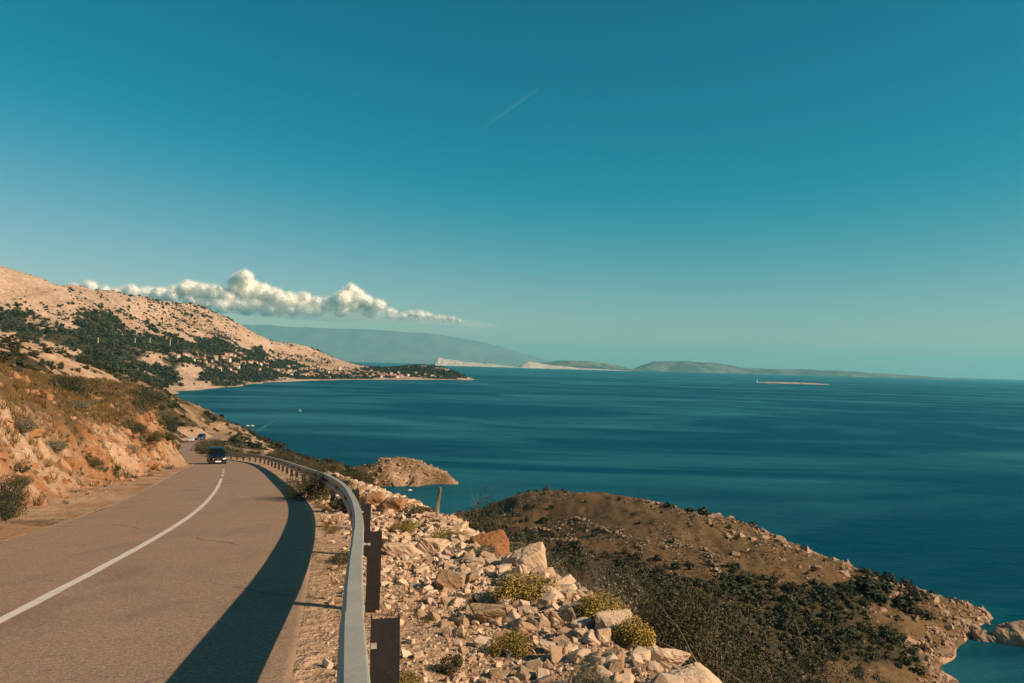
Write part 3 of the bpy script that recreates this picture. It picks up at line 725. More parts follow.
boulder(492, 556, 13.2, .6, .5, .42, 11, 'reddish brown mound of rock near the edge above the valley', M_rock_red, .3)
boulder(391, 520, 20, .55, .5, .42, 17, 'orange boulder at the far end of the rubble behind the short stake', M_rock_red)
boulder(375, 512, 22, .6, .5, .4, 19, 'orange stained rock just left of the orange boulder', M_rock_red)
boulder(612, 644, 7.0, .26, .22, .2, 23, 'sandy boulder resting below the tall yellow shrub')
boulder(496, 628, 7.6, .33, .25, .2, 29, 'flat topped stone between the two lower yellow shrubs')
boulder(452, 590, 9.4, .32, .28, .22, 31, 'squarish pale stone in the middle of the rubble')
boulder(660, 652, 6.4, .34, .25, .24, 37, 'tilted sandy block at the brink beside the big olive bush')
boulder(695, 668, 5.7, .3, .2, .22, 41, 'lowest sandy block on the brink at the right')
# broken rock on the cut bank, one loose layer
n = 5200
ss = S0 + 8 + 100 * rng.random(n) ** 1.2; uu = 1.2 + 8.5 * rng.random(n)
keep = rng.random(n) < np.clip(.45 + fbm(ss / 3, uu / 3, 19, 3), .05, 1); ss, uu = ss[keep], uu[keep]
BP = at_road(ss, -np.interp(ss, SS, RW) - uu); BP[:, 2] = height(BP[:, 0], BP[:, 1])
bs = np.clip(.10 * (rng.random(len(ss)) + .03) ** -.6, .08, .75) * np.interp(uu, [1, 3, 7, 10], [.45, 1, 1, .5])
red = rng.random(len(ss)) < .6
scatter_mesh('bank_rubble', ROCKS, BP[red], bs[red], [M_rock_red], 5, kind='stuff')
scatter_mesh('bank_gravel', ROCKS, BP[~red], bs[~red] * .55, [M_rock_red], 6, kind='stuff')
# rocks off the tip of the peninsula
SEA_ROCKS = [(1014, 643, 7.5, 4.5, 3.2, 'long wedge shaped rock rising from the sea off the point'), (977, 621, 5, 3.5, 1.8, 'low flat rock in the water between the point and the wedge rock'), (962, 633, 5.5, 5, 3.4, 'pale block of rock at the waterline below the point'),
             (984, 640, 3, 2.4, 1.6, 'small rock awash beside the long wedge rock'), (952, 625, 6, 4, 3.2, 'cracked rock on the shore just behind the pale block')]
for k, (px, py, sx, sy, sz, lab) in enumerate(SEA_ROCKS):
    p = atZ(px, py, 0.0); p[2] = sz * .12
    obj('sea_rock', rough_rock(50 + k, 4, .22, 1, [M_rock_brown], 1.0), loc=p, rot=(0, .12, -.5 + .2 * k), scale=(sx, sy, sz * 1.5), label=lab, category='rock')
n = 900
px = rng.uniform(690, 985, n); t_ = (px - 690) / 295; py = 508 + 108 * t_ ** 1.05 + rng.exponential(9, n) * (.4 + 1.6 * t_) - 2
PP = np.array([atZ(a, b, 15 * (1 - c) + .3) for a, b, c in zip(px, py, t_)]); PP[:, 2] = height(PP[:, 0], PP[:, 1]); ok = PP[:, 2] > .1
scatter_mesh('shore_rocks', ROCKS, PP[ok], np.clip(.6 * (rng.random(ok.sum()) + .04) ** -.5, .4, 2.6), [M_rock_brown], 8, kind='stuff')
# dry stone walls and broken ledges on the peninsula
def wall_line(px_pts, z, hgt, label):
    P = np.array([atZ(a, b, z) for a, b in px_pts]); seg = []
    for a, b in zip(P[:-1], P[1:]):
        m = max(2, int(np.linalg.norm(b - a) / .55)); seg += [a + (b - a) * k / m for k in range(m)]
    seg = np.array(seg); seg = np.repeat(seg, 2, 0); seg[:, :2] += rng.normal(0, .55, (len(seg), 2)); seg = seg[fbm(seg[:, 0] / 3, seg[:, 1] / 3, 91, 2) > -.28]; seg[:, 2] = height(seg[:, 0], seg[:, 1]) + rng.uniform(0, hgt, len(seg))
    o = scatter_mesh('stone_wall', ROCKS, seg, np.clip(.3 * (rng.random(len(seg)) + .03) ** -.5, .3, 1.3), [M_rock_dull], 9)
    o['label'] = label; o['category'] = 'stone wall'
wall_line([(530, 522), (552, 528), (575, 524), (592, 533), (606, 540), (622, 547), (650, 560)], 11, .6, 'tumbled dry stone wall winding across the brown peninsula')
wall_line([(540, 536), (560, 540), (578, 548)], 10, .3, 'short straight line of stones in the grass left of the winding wall')
wall_line([(640, 508), (668, 512), (690, 520), (715, 527), (735, 535)], 16, .4, 'scattered stone row along the upper right of the peninsula')
wall_line([(665, 558), (690, 556), (705, 560), (715, 572), (722, 582)], 11, .7, 'broken rock ledge rimming the bare hollow in the middle of the peninsula')
wall_line([(505, 535), (523, 542), (540, 552)], 9, .3, 'low stone line running down to the dark bushes at the left of the peninsula')

# ------------------------------------------------------------------ vegetation
def leaf_cloud(n, lobes, size, seed, upward=.35, shell=.45, narrow=.55):
    """n leaf faces spread through a crown of lobes (cx, cy, cz, rx, ry, rz)"""
    r = np.random.default_rng(seed); L = np.array(lobes, float); w = (L[:, 3] * L[:, 4] * L[:, 5]) ** .67; k = r.choice(len(L), n, p=w / w.sum())
    d = r.normal(size=(n, 3)); d /= np.linalg.norm(d, axis=1)[:, None]; rad = (shell + (1 - shell) * r.random(n)) ** .6
    rad *= 1 + .22 * noise(d[:, 0] * 3 + k * 7, d[:, 1] * 3 + d[:, 2] * 2, seed)
    P = L[k, :3] + d * L[k, 3:] * rad[:, None]; P[:, 2] = np.abs(P[:, 2])
    nrm = d + r.normal(0, .7, (n, 3)) + np.array([0, 0, upward]); nrm /= np.linalg.norm(nrm, axis=1)[:, None]
    a = np.cross(nrm, r.normal(size=(n, 3))); a /= np.linalg.norm(a, axis=1)[:, None]; b = np.cross(nrm, a)
    sz = size * r.uniform(.6, 1.35, n)[:, None]
    V = np.stack([P - a * sz, P + b * sz * narrow, P + a * sz, P - b * sz * narrow], 1).reshape(-1, 3)
    return V, np.arange(4 * n).reshape(-1, 4)
def dome(n, R_, hgt, seed, flat=.5):
    r = np.random.default_rng(seed); out = [(0, 0, hgt * .35, R_ * .62, R_ * .62, hgt * .62)]
    for k in range(n):
        a = r.uniform(0, 6.28); q = R_ * r.uniform(.35, .72); s = R_ * r.uniform(.28, .45)
        out.append((q * math.cos(a), q * math.sin(a), hgt * r.uniform(.15, .55), s, s, s * hgt / R_ * r.uniform(.8, 1.2)))
    return out
def twigs(n, R_, hgt, r0, seed, spread=.8):
    r = np.random.default_rng(seed); V = []; F = []
    def limb(p, d, L, rad, depth):
        q = p
        m = 4
        for k in range(m):
            d2 = d + r.normal(0, .13, 3); d2 /= np.linalg.norm(d2); e = q + d2 * L / m; ra = rad * (1 - .18 * k); rb = rad * (1 - .18 * (k + 1))
            a = np.cross(d2, [.3, .5, .8]); a /= np.linalg.norm(a); b = np.cross(d2, a); o = len(V)
            for c, rr_ in ((q, ra), (e, rb)):
                for j in range(3): V.append(c + rr_ * (a * math.cos(j * 2.094) + b * math.sin(j * 2.094)))
            for j in range(3): F.append((o + j, o + (j + 1) % 3, o + 3 + (j + 1) % 3, o + 3 + j))
            q = e; d = d2
            if depth and k >= 1:
                for _ in range(2):
                    dd = d2 + r.normal(0, .55, 3); dd /= np.linalg.norm(dd); limb(q, dd, L * .5, rb * .6, depth - 1)
    for k in range(n):
        a = r.uniform(0, 6.28); sp = spread * r.random() ** .5
        d = np.array([sp * math.cos(a), sp * math.sin(a), 1.0]); d /= np.linalg.norm(d)
        limb(np.array([R_ * .15 * math.cos(a), R_ * .15 * math.sin(a), -.05]), d, hgt * r.uniform(.7, 1.05), r0, 2)
    return np.array(V), np.array(F)
def ground(px, py, Y):
    p = atY(px, py, Y); p[2] = height(p[0], p[1])[0]; return p
def bush(name, p, R_, hgt, nl, leaf, mat, label, seed, flowers=0, lobes=7, twig=True, rz=0., narrow=.55, group=None):
    t = thing(name, label, 'shrub', p, rz, group)
    nl = int(nl * 2.6); leaf *= .55; flowers = int(flowers * 2.2)
    V, F_ = leaf_cloud(nl, dome(lobes, R_, hgt, seed), leaf, seed, narrow=narrow)
    obj('foliage', mesh('foliage', V, F_, [mat]), t)
    if twig:
        V, F_ = twigs(7, R_, hgt * .8, R_ * .02 + .004, seed + 1, 1.0); obj('stem', mesh('stem', V, F_, [M_twig]), t)
    if flowers:
        V, F_ = leaf_cloud(flowers, [(a, b, c + .02, d * 1.06, e_ * 1.06, f * 1.06) for a, b, c, d, e_, f in dome(lobes, R_, hgt, seed)], leaf * .8, seed + 2, 1.2, .93, .9)
        obj('flower_heads', mesh('flower_heads', V, F_, [M_flower]), t)
    return t
# shrubs among the rubble
bush('flowering_shrub', ground(526, 618, 8.4), .40, .30, 2600, .020, M_leaf_yellow, 'round yellow green shrub in front of the large pale boulder', 201, 900)
bush('flowering_shrub', ground(602, 640, 7.3), .30, .30, 2400, .018, M_leaf_yellow, 'taller golden shrub standing at the brink of the slope', 202, 1200)
bush('flowering_shrub', ground(632, 655, 6.7), .24, .26, 1800, .018, M_leaf_yellow, 'golden shrub spilling over the brink on the lower right', 203, 900)
bush('flowering_shrub', ground(515, 658, 6.5), .25, .17, 1600, .016, M_leaf_yellow, 'small low yellow shrub among the stones nearest the round shrub', 204)
bush('spiny_shrub', ground(588, 690, 5.4), .24, .20, 2600, .018, M_leaf_grey, 'grey green needle leaved tuft at the bottom edge right of the post', 205, narrow=.16)
bush('low_plant', ground(552, 690, 5.4), .14, .07, 700, .014, M_redplant, 'reddish brown creeping plant beside the grey green tuft', 206, twig=False)
bush('green_shrub', ground(408, 690, 5.3), .20, .17, 1900, .016, M_leaf_yellow, 'bright olive shrub just right of the nearest rusty post', 207)
bush('green_shrub', ground(448, 668, 6.0), .12, .13, 900, .015, M_leaf_olive, 'small dark olive shrub right of the bright olive shrub', 208)
bush('green_shrub', ground(345, 555, 11.5), .3, .18, 1100, .02, M_leaf_olive, 'low olive tuft between the road edge and the guard rail', 209)
bush('green_shrub', ground(447, 548, 14.0), .42, .2, 1500, .02, M_leaf_yellow, 'flat yellow olive shrub behind the two low boulders', 210)
bush('green_shrub', ground(475, 566, 11.8), .42, .16, 1500, .02, M_leaf_grey, 'flat grey green shrub below the reddish rock mound', 211)
bush('green_shrub', ground(405, 540, 15.5), .4, .3, 1500, .024, M_leaf_yellow, 'olive shrub beside the orange boulders', 212)
bush('green_shrub', ground(420, 526, 18), .5, .3, 1400, .03, M_leaf_olive, 'olive shrub left of the leaning stake', 213)
bush('green_shrub', ground(381, 548, 13.5), .26, .16, 900, .02, M_leaf_olive, 'small olive tuft between the guard rail and the low boulder', 214)
def twig_bush(px, py, Y, R_, hgt, label, seed, dz=0, n=26, leaves=500, mat=None):
    p = ground(px, py, Y); p[2] += dz
    t = thing('twiggy_bush', label, 'bush', p)
    V, F_ = twigs(n, R_, hgt, .008 * max(1, hgt), seed, 1.0); obj('branches', mesh('branches', V, F_, [M_twig]), t)
    V, F_ = leaf_cloud(leaves, dome(6, R_, hgt, seed), .035 * max(.7, hgt / 1.2), seed, shell=.2); obj('foliage', mesh('foliage', V, F_, [mat or M_leaf_grey]), t)
twig_bush(392, 517, 25, 1.0, .5, 'bare grey twiggy bush behind the orange boulder above the cove', 221, -.95, 34, 600)
twig_bush(418, 524, 23, 1.0, .5, 'leafier grey bush between the bare twiggy bush and the leaning stake', 222, -.95, 30, 900)
twig_bush(585, 590, 11.5, .8, 1.0, 'pale dry twiggy bush behind the large pale boulder', 223, -.1, 30, 700)
twig_bush(608, 600, 9.6, .6, .75, 'grey leaved twiggy bush just behind the taller golden shrub', 224, 0, 26, 900)
twig_bush(560, 580, 12.5, .7, .8, 'thin dry bush left of the pale twiggy bush at the brink', 225, -.1, 22, 400)
# the big bush below the brink and its neighbours
def below(x, y, R_, hgt, nl, leaf, mat, label, seed):
    z = height(x, y)[0]; bush('bush', (x, y, z), R_, hgt, nl, leaf, mat, label, seed, lobes=9)
below(2.4, 8.2, 1.0, 1.5, 9000, .028, M_leaf_olive, 'big olive bush growing below the brink at the lower right', 231)
below(3.3, 7.2, 1.0, 1.5, 7000, .028, M_leaf_dark, 'dark bush at the bottom edge right of the big olive bush', 232)
below(2.6, 11.5, 1.2, 1.7, 6000, .034, M_leaf_dark, 'dark green bush behind the golden shrub over the valley', 233)
below(4.4, 10.5, 1.3, 2.0, 6500, .036, M_leaf_olive, 'wide olive bush on the slope right of the dark green bush', 234)
below(-.6, 24, 1.1, 2.2, 3000, .05, M_leaf_dark, 'dark upright shrub right of the leaning stake against the cove', 235)
below(.8, 26, 1.2, 1.6, 2600, .05, M_leaf_olive, 'olive shrub at the brink where the peninsula meets the cove', 236)
below(1.6, 16, .9, 1.2, 3500, .034, M_leaf_olive, 'olive shrub behind the flat grey green shrub', 237)
below(.7, 20, 1.0, 1.3, 3000, .04, M_leaf_grey, 'grey green shrub behind the yellow olive shrub', 238)
below(6.2, 11, 1.8, 2.4, 7000, .045, M_leaf_dark, 'large dark bush low on the slope at the right', 239)
# behind the guard rail at the bend
def rail_bush(s_, t_, R_, hgt, mat, label, seed, n=2200, leaf=.05):
    p = at_road(S0 + s_, t_); p[2] = height(p[0], p[1])[0]; bush('bush', p, R_, hgt, n, leaf, mat, label, seed, lobes=8)
rail_bush(26.0, .15, 1.25, 1.15, M_leaf_dark, 'dark bush under the guard rail at the start of the bend', 241, 4200, .032)
rail_bush(28.6, .9, 1.2, .9, M_leaf_olive, 'olive bush behind the dark bush under the guard rail', 242, 3600, .035)
rail_bush(20.5, .9, .5, .45, M_leaf_olive, 'small bush by the guard rail post before the bend', 243)
for k, (s_, t_, R_, h_, m) in enumerate([(36, 3.0, 1.3, 1.5, M_leaf_olive), (43, 3.2, 1.5, 1.6, M_leaf_dark), (50, 3.0, 1.6, 1.7, M_leaf_olive), (58, 3.2, 1.8, 1.9, M_leaf_dark), (66, 3.0, 1.8, 1.8, M_leaf_olive), (74, 3.0, 1.9, 1.9, M_leaf_dark), (82, 3.2, 2.0, 2.2, M_leaf_dark), (90, 3.4, 1.9, 1.8, M_leaf_olive), (99, 3.0, 1.8, 2.0, M_leaf_dark), (107, 3.5, 2.2, 2.4, M_leaf_dark)]):
    rail_bush(s_, t_ + .4, R_ * .62, h_ * .55, m, '%s bush on the slope %s' % ('dark' if m is M_leaf_dark else 'olive', ['beyond the first rail posts of the bend', 'just past the first bush of the bend', 'in the middle of the bend outside the rail', 'behind the middle of the bend', 'two bushes before the car behind the rail', 'behind the rail right of the car', 'tallest behind the rail near the car', 'straight behind the car', 'left of the car beyond the rail', 'where the road drops out of sight'][k]), 250 + k, 2600, .05)
for k in range(16):
    q = 112 + 6.2 * k; p = at_road(S0 + q, 1.6 + 1.2 * (k % 3)); p[2] = height(p[0], p[1])[0]; r_ = 1.3 + .5 * ((k * 7) % 4)
    bush('roadside_bush', p, r_, r_ * .8, 500, .16, M_leaf_dark if k % 3 else M_leaf_olive, 'rounded bush on the outer edge of the road beyond the bend', 280 + k, group='bushes on the outer edge of the far road')
# left bank
def bank_bush(s_, u_, R_, hgt, mat, label, seed, n=2500, leaf=.06, dz=0):
    p = np.array([*u_, 0.]) if s_ is None else at_road(S0 + s_, -float(np.interp(S0 + s_, SS, RW)) - u_); p[2] = height(p[0], p[1])[0] + dz
    bush('bush', p, R_, hgt, n, leaf, mat, label, seed, lobes=8)
BANK = [(None, (-12.75, 18.9), .95, 1.0, M_leaf_dark, 'dark round bush on the verge at the left edge of the photograph', 4200, .035),
        (66, 9.0, 2.2, 2.1, M_leaf_dark, 'big dark bush on the crest of the bank, alone against the far slope', 4200, .085),
        (60, 8.4, 1.3, .9, M_leaf_dark, 'flatter bush leaning on the left side of the big crest bush', 2000, .075),
        (30, 7.5, 1.6, .9, M_leaf_dark, 'dark bush on the skyline of the bank at the far left', 3000, .07),
        (35, 8.0, 1.6, .8, M_leaf_dark, 'low dark bush right of the leftmost skyline bush', 2600, .07),
        (40, 8.2, 1.2, .6, M_leaf_olive, 'small olive bush at the right end of the skyline bushes', 1800, .07),
        (64, 4.0, 1.4, 1.0, M_leaf_olive, 'olive bush halfway up the far part of the bank', 2000, .07),
        (70, 3.4, 1.5, 1.2, M_leaf_olive, 'olive grey bush low on the bank before the bend', 2000, .08),
        (76, 4.6, 2.0, 1.5, M_leaf_olive, 'broad olive bush near the end of the bank', 2000, .08),
        (83, 5.0, 2.2, 1.7, M_leaf_dark, 'dark bush on the shoulder of the bank above its end', 2000, .09),
        (90, 4.2, 2.4, 1.9, M_leaf_dark, 'dark bush behind the shoulder bush of the bank', 2000, .09),
        (99, 2.6, 2.4, 2.2, M_leaf_dark, 'last dark bush of the bank overhanging the road', 2000, .1),
        (104, 1.6, 2.2, 2.4, M_leaf_dark, 'dark bush hanging over the road edge where the car came from', 2000, .1),
        (112, 1.4, 2.4, 2.6, M_leaf_dark, 'dark bush behind the one hanging over the road edge', 2000, .1),
        (121, 1.2, 2.4, 2.6, M_leaf_olive, 'olive bush closing the view of the road on its left side', 2000, .1),
        (55, 3.0, .9, .6, M_leaf_grey, 'grey green shrub at the middle of the orange bank', 1500, .05),
        (38, 4.0, .8, .55, M_leaf_grey, 'grey purple shrub on the orange rock face', 1500, .045),
        (34, 4.4, .7, .7, M_leaf_grey, 'grey shrub high on the orange rock face left of the purple one', 1500, .045),
        (44, 3.4, .7, .5, M_leaf_olive, 'small olive shrub on the orange rock face', 1200, .045),
        (48, 4.8, .9, .5, M_leaf_grey, 'flat grey shrub in the upper middle of the bank', 1200, .05),
        (29, 3.2, .5, .35, M_leaf_olive, 'little green tuft above the dark round verge bush', 1000, .035),
        (79, 2.4, 1.0, .7, M_leaf_olive, 'low olive shrub at the foot of the bank before the bend', 1300, .07)]
for k, (s_, u_, R_, h_, m, lab, n, lf) in enumerate(BANK): bank_bush(s_, u_, R_, h_, m, lab, 300 + k, n, lf)
# dry grass of the bank
def tuft(seed, n=16):
    r = np.random.default_rng(seed); V = []; F_ = []
    for k in range(n):
        a = r.uniform(0, 6.28); q = r.uniform(0, .35); l = r.uniform(.6, 1.0); w = .035; o = len(V)
        b = np.array([q * math.cos(a), q * math.sin(a), 0]); tip = b + np.array([.5 * l * math.cos(a), .5 * l * math.sin(a), l]); c = np.array([-math.sin(a), math.cos(a), 0]) * w
        V += [b - c, b + c, tip]; F_.append((o, o + 1, o + 2))
    return np.array(V), np.array(F_)
TUFTS = [tuft(k) for k in range(6)]
n = 16000
ss = S0 + 10 + 105 * rng.random(n) ** 1.1; uu = 1.6 + 14 * rng.random(n)
keep = rng.random(n) < np.clip(sstep(3, 6.5, uu) + .5 * fbm(ss / 3, uu / 3, 77, 3) - .1, .04, 1); ss, uu = ss[keep], uu[keep]
GPt = at_road(ss, -np.interp(ss, SS, RW) - uu); GPt[:, 2] = height(GPt[:, 0], GPt[:, 1])
scatter_mesh('dry_grass', TUFTS, GPt, rng.uniform(.2, .5, len(ss)), [M_drygrass], 12, True, kind='stuff')
n = 1500
ss = S0 + 3 + 40 * rng.random(n) ** 1.4; tt = np.where(rng.random(n) < .5, .15 + .35 * rng.random(n), .6 + 4 * rng.random(n))
GPt = at_road(ss, tt); GPt[:, 2] = height(GPt[:, 0], GPt[:, 1])
keep = fbm(ss / 1.2, tt / .8, 78, 3) > .05
scatter_mesh('shoulder_grass', TUFTS, GPt[keep], rng.uniform(.06, .16, keep.sum()), [M_drygrass], 13, True, kind='stuff')

# near hillside and peninsula
def sample_terrain(n, mask):
    area = gr ** 2; w = mask * area; w = w / w.sum(); i = rng.choice(len(gr), n, p=w); P = GP[i].copy()
    P[:, :2] += rng.normal(0, 1, (n, 2)) * (gr[i] * .002)[:, None]; P[:, 2] = height(P[:, 0], P[:, 1]); return P[P[:, 2] > .6]
def worn_proto(seed):
    me = rough_rock(seed, 1, .16, .7, [M_rock], 1.1); V = np.array([v.co for v in me.vertices]); F_ = np.array([p.vertices[:] for p in me.polygons]); bpy.data.meshes.remove(me); return V, F_
WORN = [worn_proto(820 + k) for k in range(10)]
def stuff_rocks(name, mask, n, lo, hi, mat, seed, flat=(1, 1, 1), sink=.1):
    P = sample_terrain(n, mask); r = np.random.default_rng(seed); S = np.clip(lo * (r.random(len(P)) + .03) ** -.45, lo, hi); P[:, 2] -= S * sink
    return scatter_mesh(name, WORN if n < 5000 else ROCKS, P, S[:, None] * np.array(flat)[None], [mat], seed, kind='stuff')
stuff_rocks('headland_slabs', np.where(hd & (gz > 1.3) & (gpx < 446), 1., 0), 600, .7, 2.4, M_rock_brown, 61, (1.5, .8, .9), .25)
coast = np.where(pen & (gz > .2) & (gz < 3.2 + 2.5 * nz2) & (gr > 130) & (gr < 330), .15 + 2.5 * sstep(820, 900, gpx), 0)
stuff_rocks('coast_rocks', coast, 4200, .35, 2.4, M_rock_brown, 62)
stuff_rocks('field_stones', np.where(pen & (gz > 2.5) & (gr > 120) & (gr < 330), np.clip(.25 + 1.6 * nz1, 0, 1) * (1 - m_vg * .7), 0), 11000, .2, 1.3, M_rock_dull, 63)
stuff_rocks('hillside_stones', np.where(hillC & (gz > 1), 1. - .7 * m_vg, 0) * (np.abs(gt + 3) > 6), 3500, .3, 2.2, M_rock_dull, 64)
bk = np.where((gu > 1.6) & (gu < 8) & (gr < 110) & (gs - S0 > 8), np.clip(nz1 + .3, 0, 1), 0)
stuff_rocks('bank_blocks', bk * sstep(5.4, 3.8, gu), 230, .3, .85, M_rock_red, 65, (1, .8, .8), .25)
P_ = sample_terrain(15000, np.where(pen & (gz > 2) & (gr > 110) & (gr < 330), np.clip(.35 + nz1, 0, 1), 0))
M_tuft = leaf_mat('withered_tufts', (.06, .04, .02), (.16, .10, .05))
scatter_mesh('withered_grass', [leaf_cloud(14, [(0, 0, .2, .5, .5, .3)], .2, 500 + k, .8) for k in range(4)], P_, np.clip(.35 * (rng.random(len(P_)) + .03) ** -.4, .35, 1.3), [M_tuft], 66, True, kind='stuff')
BUSHLETS = [leaf_cloud(150, dome(5, .5, .5, 520 + k), .06, 520 + k) for k in range(5)]
P_ = sample_terrain(2000, np.where((gu > 1.2) & (gu < 11) & (gr < 120) & (gs - S0 > 8), np.clip(.15 + nz1 + .6 * nz2, 0, 1) ** 1.5 * (.5 + sstep(60, 85, gs - S0)), 0)); k_ = rng.random(len(P_)) < .5
B_ = np.clip(.32 * (rng.random(len(P_)) + .03) ** -.4, .3, 1.25)
scatter_mesh('bank_scrub', BUSHLETS, P_[k_], B_[k_], [M_leaf_olive], 67, True, kind='stuff')
scatter_mesh('dry_bank_scrub', BUSHLETS, P_[~k_], B_[~k_], [M_leaf_grey], 68, True, kind='stuff')

# ------------------------------------------------------------------ maquis: shrub crowns on the hillsides and the peninsula
def crown(seed, n=70, leaf=.16):
    return leaf_cloud(n, dome(5, .5, .62, seed), leaf, seed, .5, .5, .8)
CROWNS = [crown(400 + k, 170, .085) for k in range(6)]
CROWNS_FAR = [crown(420 + k, 26, .27) for k in range(6)]
crown_me = [mesh('crown', v, f, [M_leaf_dark]) for v, f in CROWNS]; crown_me2 = [mesh('crown', v, f, [M_leaf_olive]) for v, f in CROWNS]
hm = np.where(hillC & (gz > .8), m_vg ** 2 + .10, 0) * ((gt > 1.6) | (gt < -8)) * (gr > 120)
hm[(gr < 240) & (np.abs(gt + 3) < 5.2)] = 0
HP = sample_terrain(3200, hm); HS = np.clip(1.7 * (rng.random(len(HP)) + .05) ** -.4, 1.5, 5.5)
hx, hy = project(HP); vis = HS / np.hypot(HP[:, 0], HP[:, 1]) * ((hx > -10) & (hx < 340))
order = np.argsort(-vis)
for k, i in enumerate(order[:150]):
    obj('hillside_shrub', (crown_me if k % 4 else crown_me2)[k % 6], loc=HP[i] - (0, 0, .1), rot=(0, 0, rng.uniform(0, 6.28)), scale=(HS[i], HS[i], HS[i] * rng.uniform(.6, .95)),
        label='dark rounded shrub on the tan hillside beyond the bend', category='shrub', group='shrubs on the hillside beyond the bend')
i = order[150:]; scatter_mesh('maquis', CROWNS, HP[i], HS[i] * .8, [M_leaf_dark], 21, True, kind='stuff')
pm = np.where(pen & (gz > 1) & (gr > 75) & (gr < 320), np.clip(pv + .55 * nz1 + .1, 0, 1) ** 1.5 + .012, 0)
PPn = sample_terrain(2700, pm); PS = np.clip(1.3 * (rng.random(len(PPn)) + .05) ** -.4, 1.2, 4.2)
dk = rng.random(len(PPn)) < .6
scatter_mesh('valley_maquis', CROWNS, PPn[dk], PS[dk], [M_leaf_dark], 22, True, kind='stuff')
scatter_mesh('valley_olive_maquis', CROWNS, PPn[~dk], PS[~dk], [M_leaf_olive], 23, True, kind='stuff')
for k, (px, py, z, sz, lab) in enumerate([(703, 514, 16.5, 7, 'dark shrub on the crest of the peninsula against the sea'), (668, 509, 17, 6, 'shrub left of the crest shrub on the peninsula'), (690, 517, 16, 5, 'small shrub just below the crest shrubs'), (752, 526, 14.3, 5, 'lone dark shrub on the seaward edge of the peninsula'),
        (730, 592, 11, 8, 'largest dark shrub in the hollow at the right of the bare ledge'), (745, 584, 11, 6, 'shrub behind the largest hollow shrub'), (757, 598, 11, 6, 'shrub to the right of the hollow shrubs'), (865, 594, 8, 8, 'dark shrub on the seaward slope near the point'), (878, 606, 7, 7, 'dark shrub below the one near the point'), (908, 612, 5.5, 8, 'dark thicket shrub by the cracked shore rock'),
        (590, 572, 14, 7, 'dark shrub under the winding stone wall'), (560, 566, 14, 6, 'dark shrub at the left of the valley'), (925, 622, 4, 5, 'last shrub above the shore rocks of the point')]):
    p = atZ(px, py, z); p[2] = height(p[0], p[1])[0] - .2
    obj('peninsula_shrub', crown_me[k % 6], loc=p, rot=(0, 0, k), scale=(sz, sz, sz * .62), label=lab, category='shrub')
nm = np.where(neck & (gz > 1.0), np.clip(m_vg, 0, 1) ** 2, 0); NP_ = sample_terrain(260, nm)
scatter_mesh('neck_maquis', CROWNS, NP_, rng.uniform(1.5, 4, len(NP_)), [M_leaf_dark], 24, True, kind='stuff')
# far hills: woods and scattered scrub
fr = np.hypot(fx, fy); fa = np.gradient(fr.reshape(NR2, NT2), axis=0).ravel() * fr
seen = (fpx > -25) & (fpx < 480)
fm = fa * np.where(seen & (fz > 3), np.clip(fv * 1.05 + .9 * fn - .12, 0, 1) ** 1.7, 0)
i = rng.choice(len(fx), 15000, p=fm / fm.sum()); TP = FP[i].copy(); TP[:, :2] += rng.normal(0, 5, (len(i), 2)); TP[:, 2] = far_height(TP[:, 0], TP[:, 1]) - .4
scatter_mesh('hill_woods', CROWNS_FAR, TP, np.clip(5 * (rng.random(len(TP)) + .05) ** -.4, 4.5, 15), [M_leaf_dark], 31, True, kind='stuff')
hump = blob(fpx, fpy, [(195, 325, 45, 22), (60, 335, 70, 25), (110, 310, 50, 16), (280, 362, 40, 10), (20, 355, 40, 18), (390, 371, 40, 5)])
fm = fa * np.where(seen & (fz > 3), (.06 + hump) * np.clip(.4 + fn, 0, 1), 0)
i = rng.choice(len(fx), 7000, p=fm / fm.sum()); TP = FP[i].copy(); TP[:, :2] += rng.normal(0, 5, (len(i), 2)); TP[:, 2] = far_height(TP[:, 0], TP[:, 1]) - .4
scatter_mesh('hill_scrub', CROWNS_FAR, TP, np.clip(3.4 * (rng.random(len(TP)) + .05) ** -.4, 3, 9), [M_leaf_dark], 32, True, kind='stuff')

# ------------------------------------------------------------------ islands, far mountains
def island(name, crest, Y, depth, mat, seed, rough=.25, back=1.0):
    """a ridge whose skyline runs through the crest points (px, height m); falls to the sea in front and behind"""
    px = np.linspace(crest[0][0], crest[-1][0], 160); hh = np.interp(px, [c[0] for c in crest], [c[1] for c in crest])
    rows = []; m = 34
    X = np.array([atZ(a, 364 + .028 * (a - 512) + 60 / Y * FPX, 0)[0] for a in px])
    for k in range(m + 1):
        q = k / m * 2 - 1                                  # -1 front shore .. 1 back shore
        shape = np.clip(1 - np.abs(q) ** 1.6, 0, 1)
        y = Y + depth * (q + 1) / 2
        n = fbm(X / depth * 9 + seed, np.full_like(X, q * 4 + seed), seed, 5)
        g = ridged(X / depth * 12 + seed, np.full_like(X, q * 3), seed + 3, 4)
        z = hh * shape * (1 + rough * .6 * n) + hh * rough * .5 * g * shape * (1 - shape) * 2 - 1.5
        rows.append(np.stack([X * (y / Y), np.full_like(X, y), z], 1))
    V = np.stack(rows, 0).reshape(-1, 3)
    return obj(name, mesh(name, V, grid_faces(m + 1, len(px)), [mat], True), kind='structure')
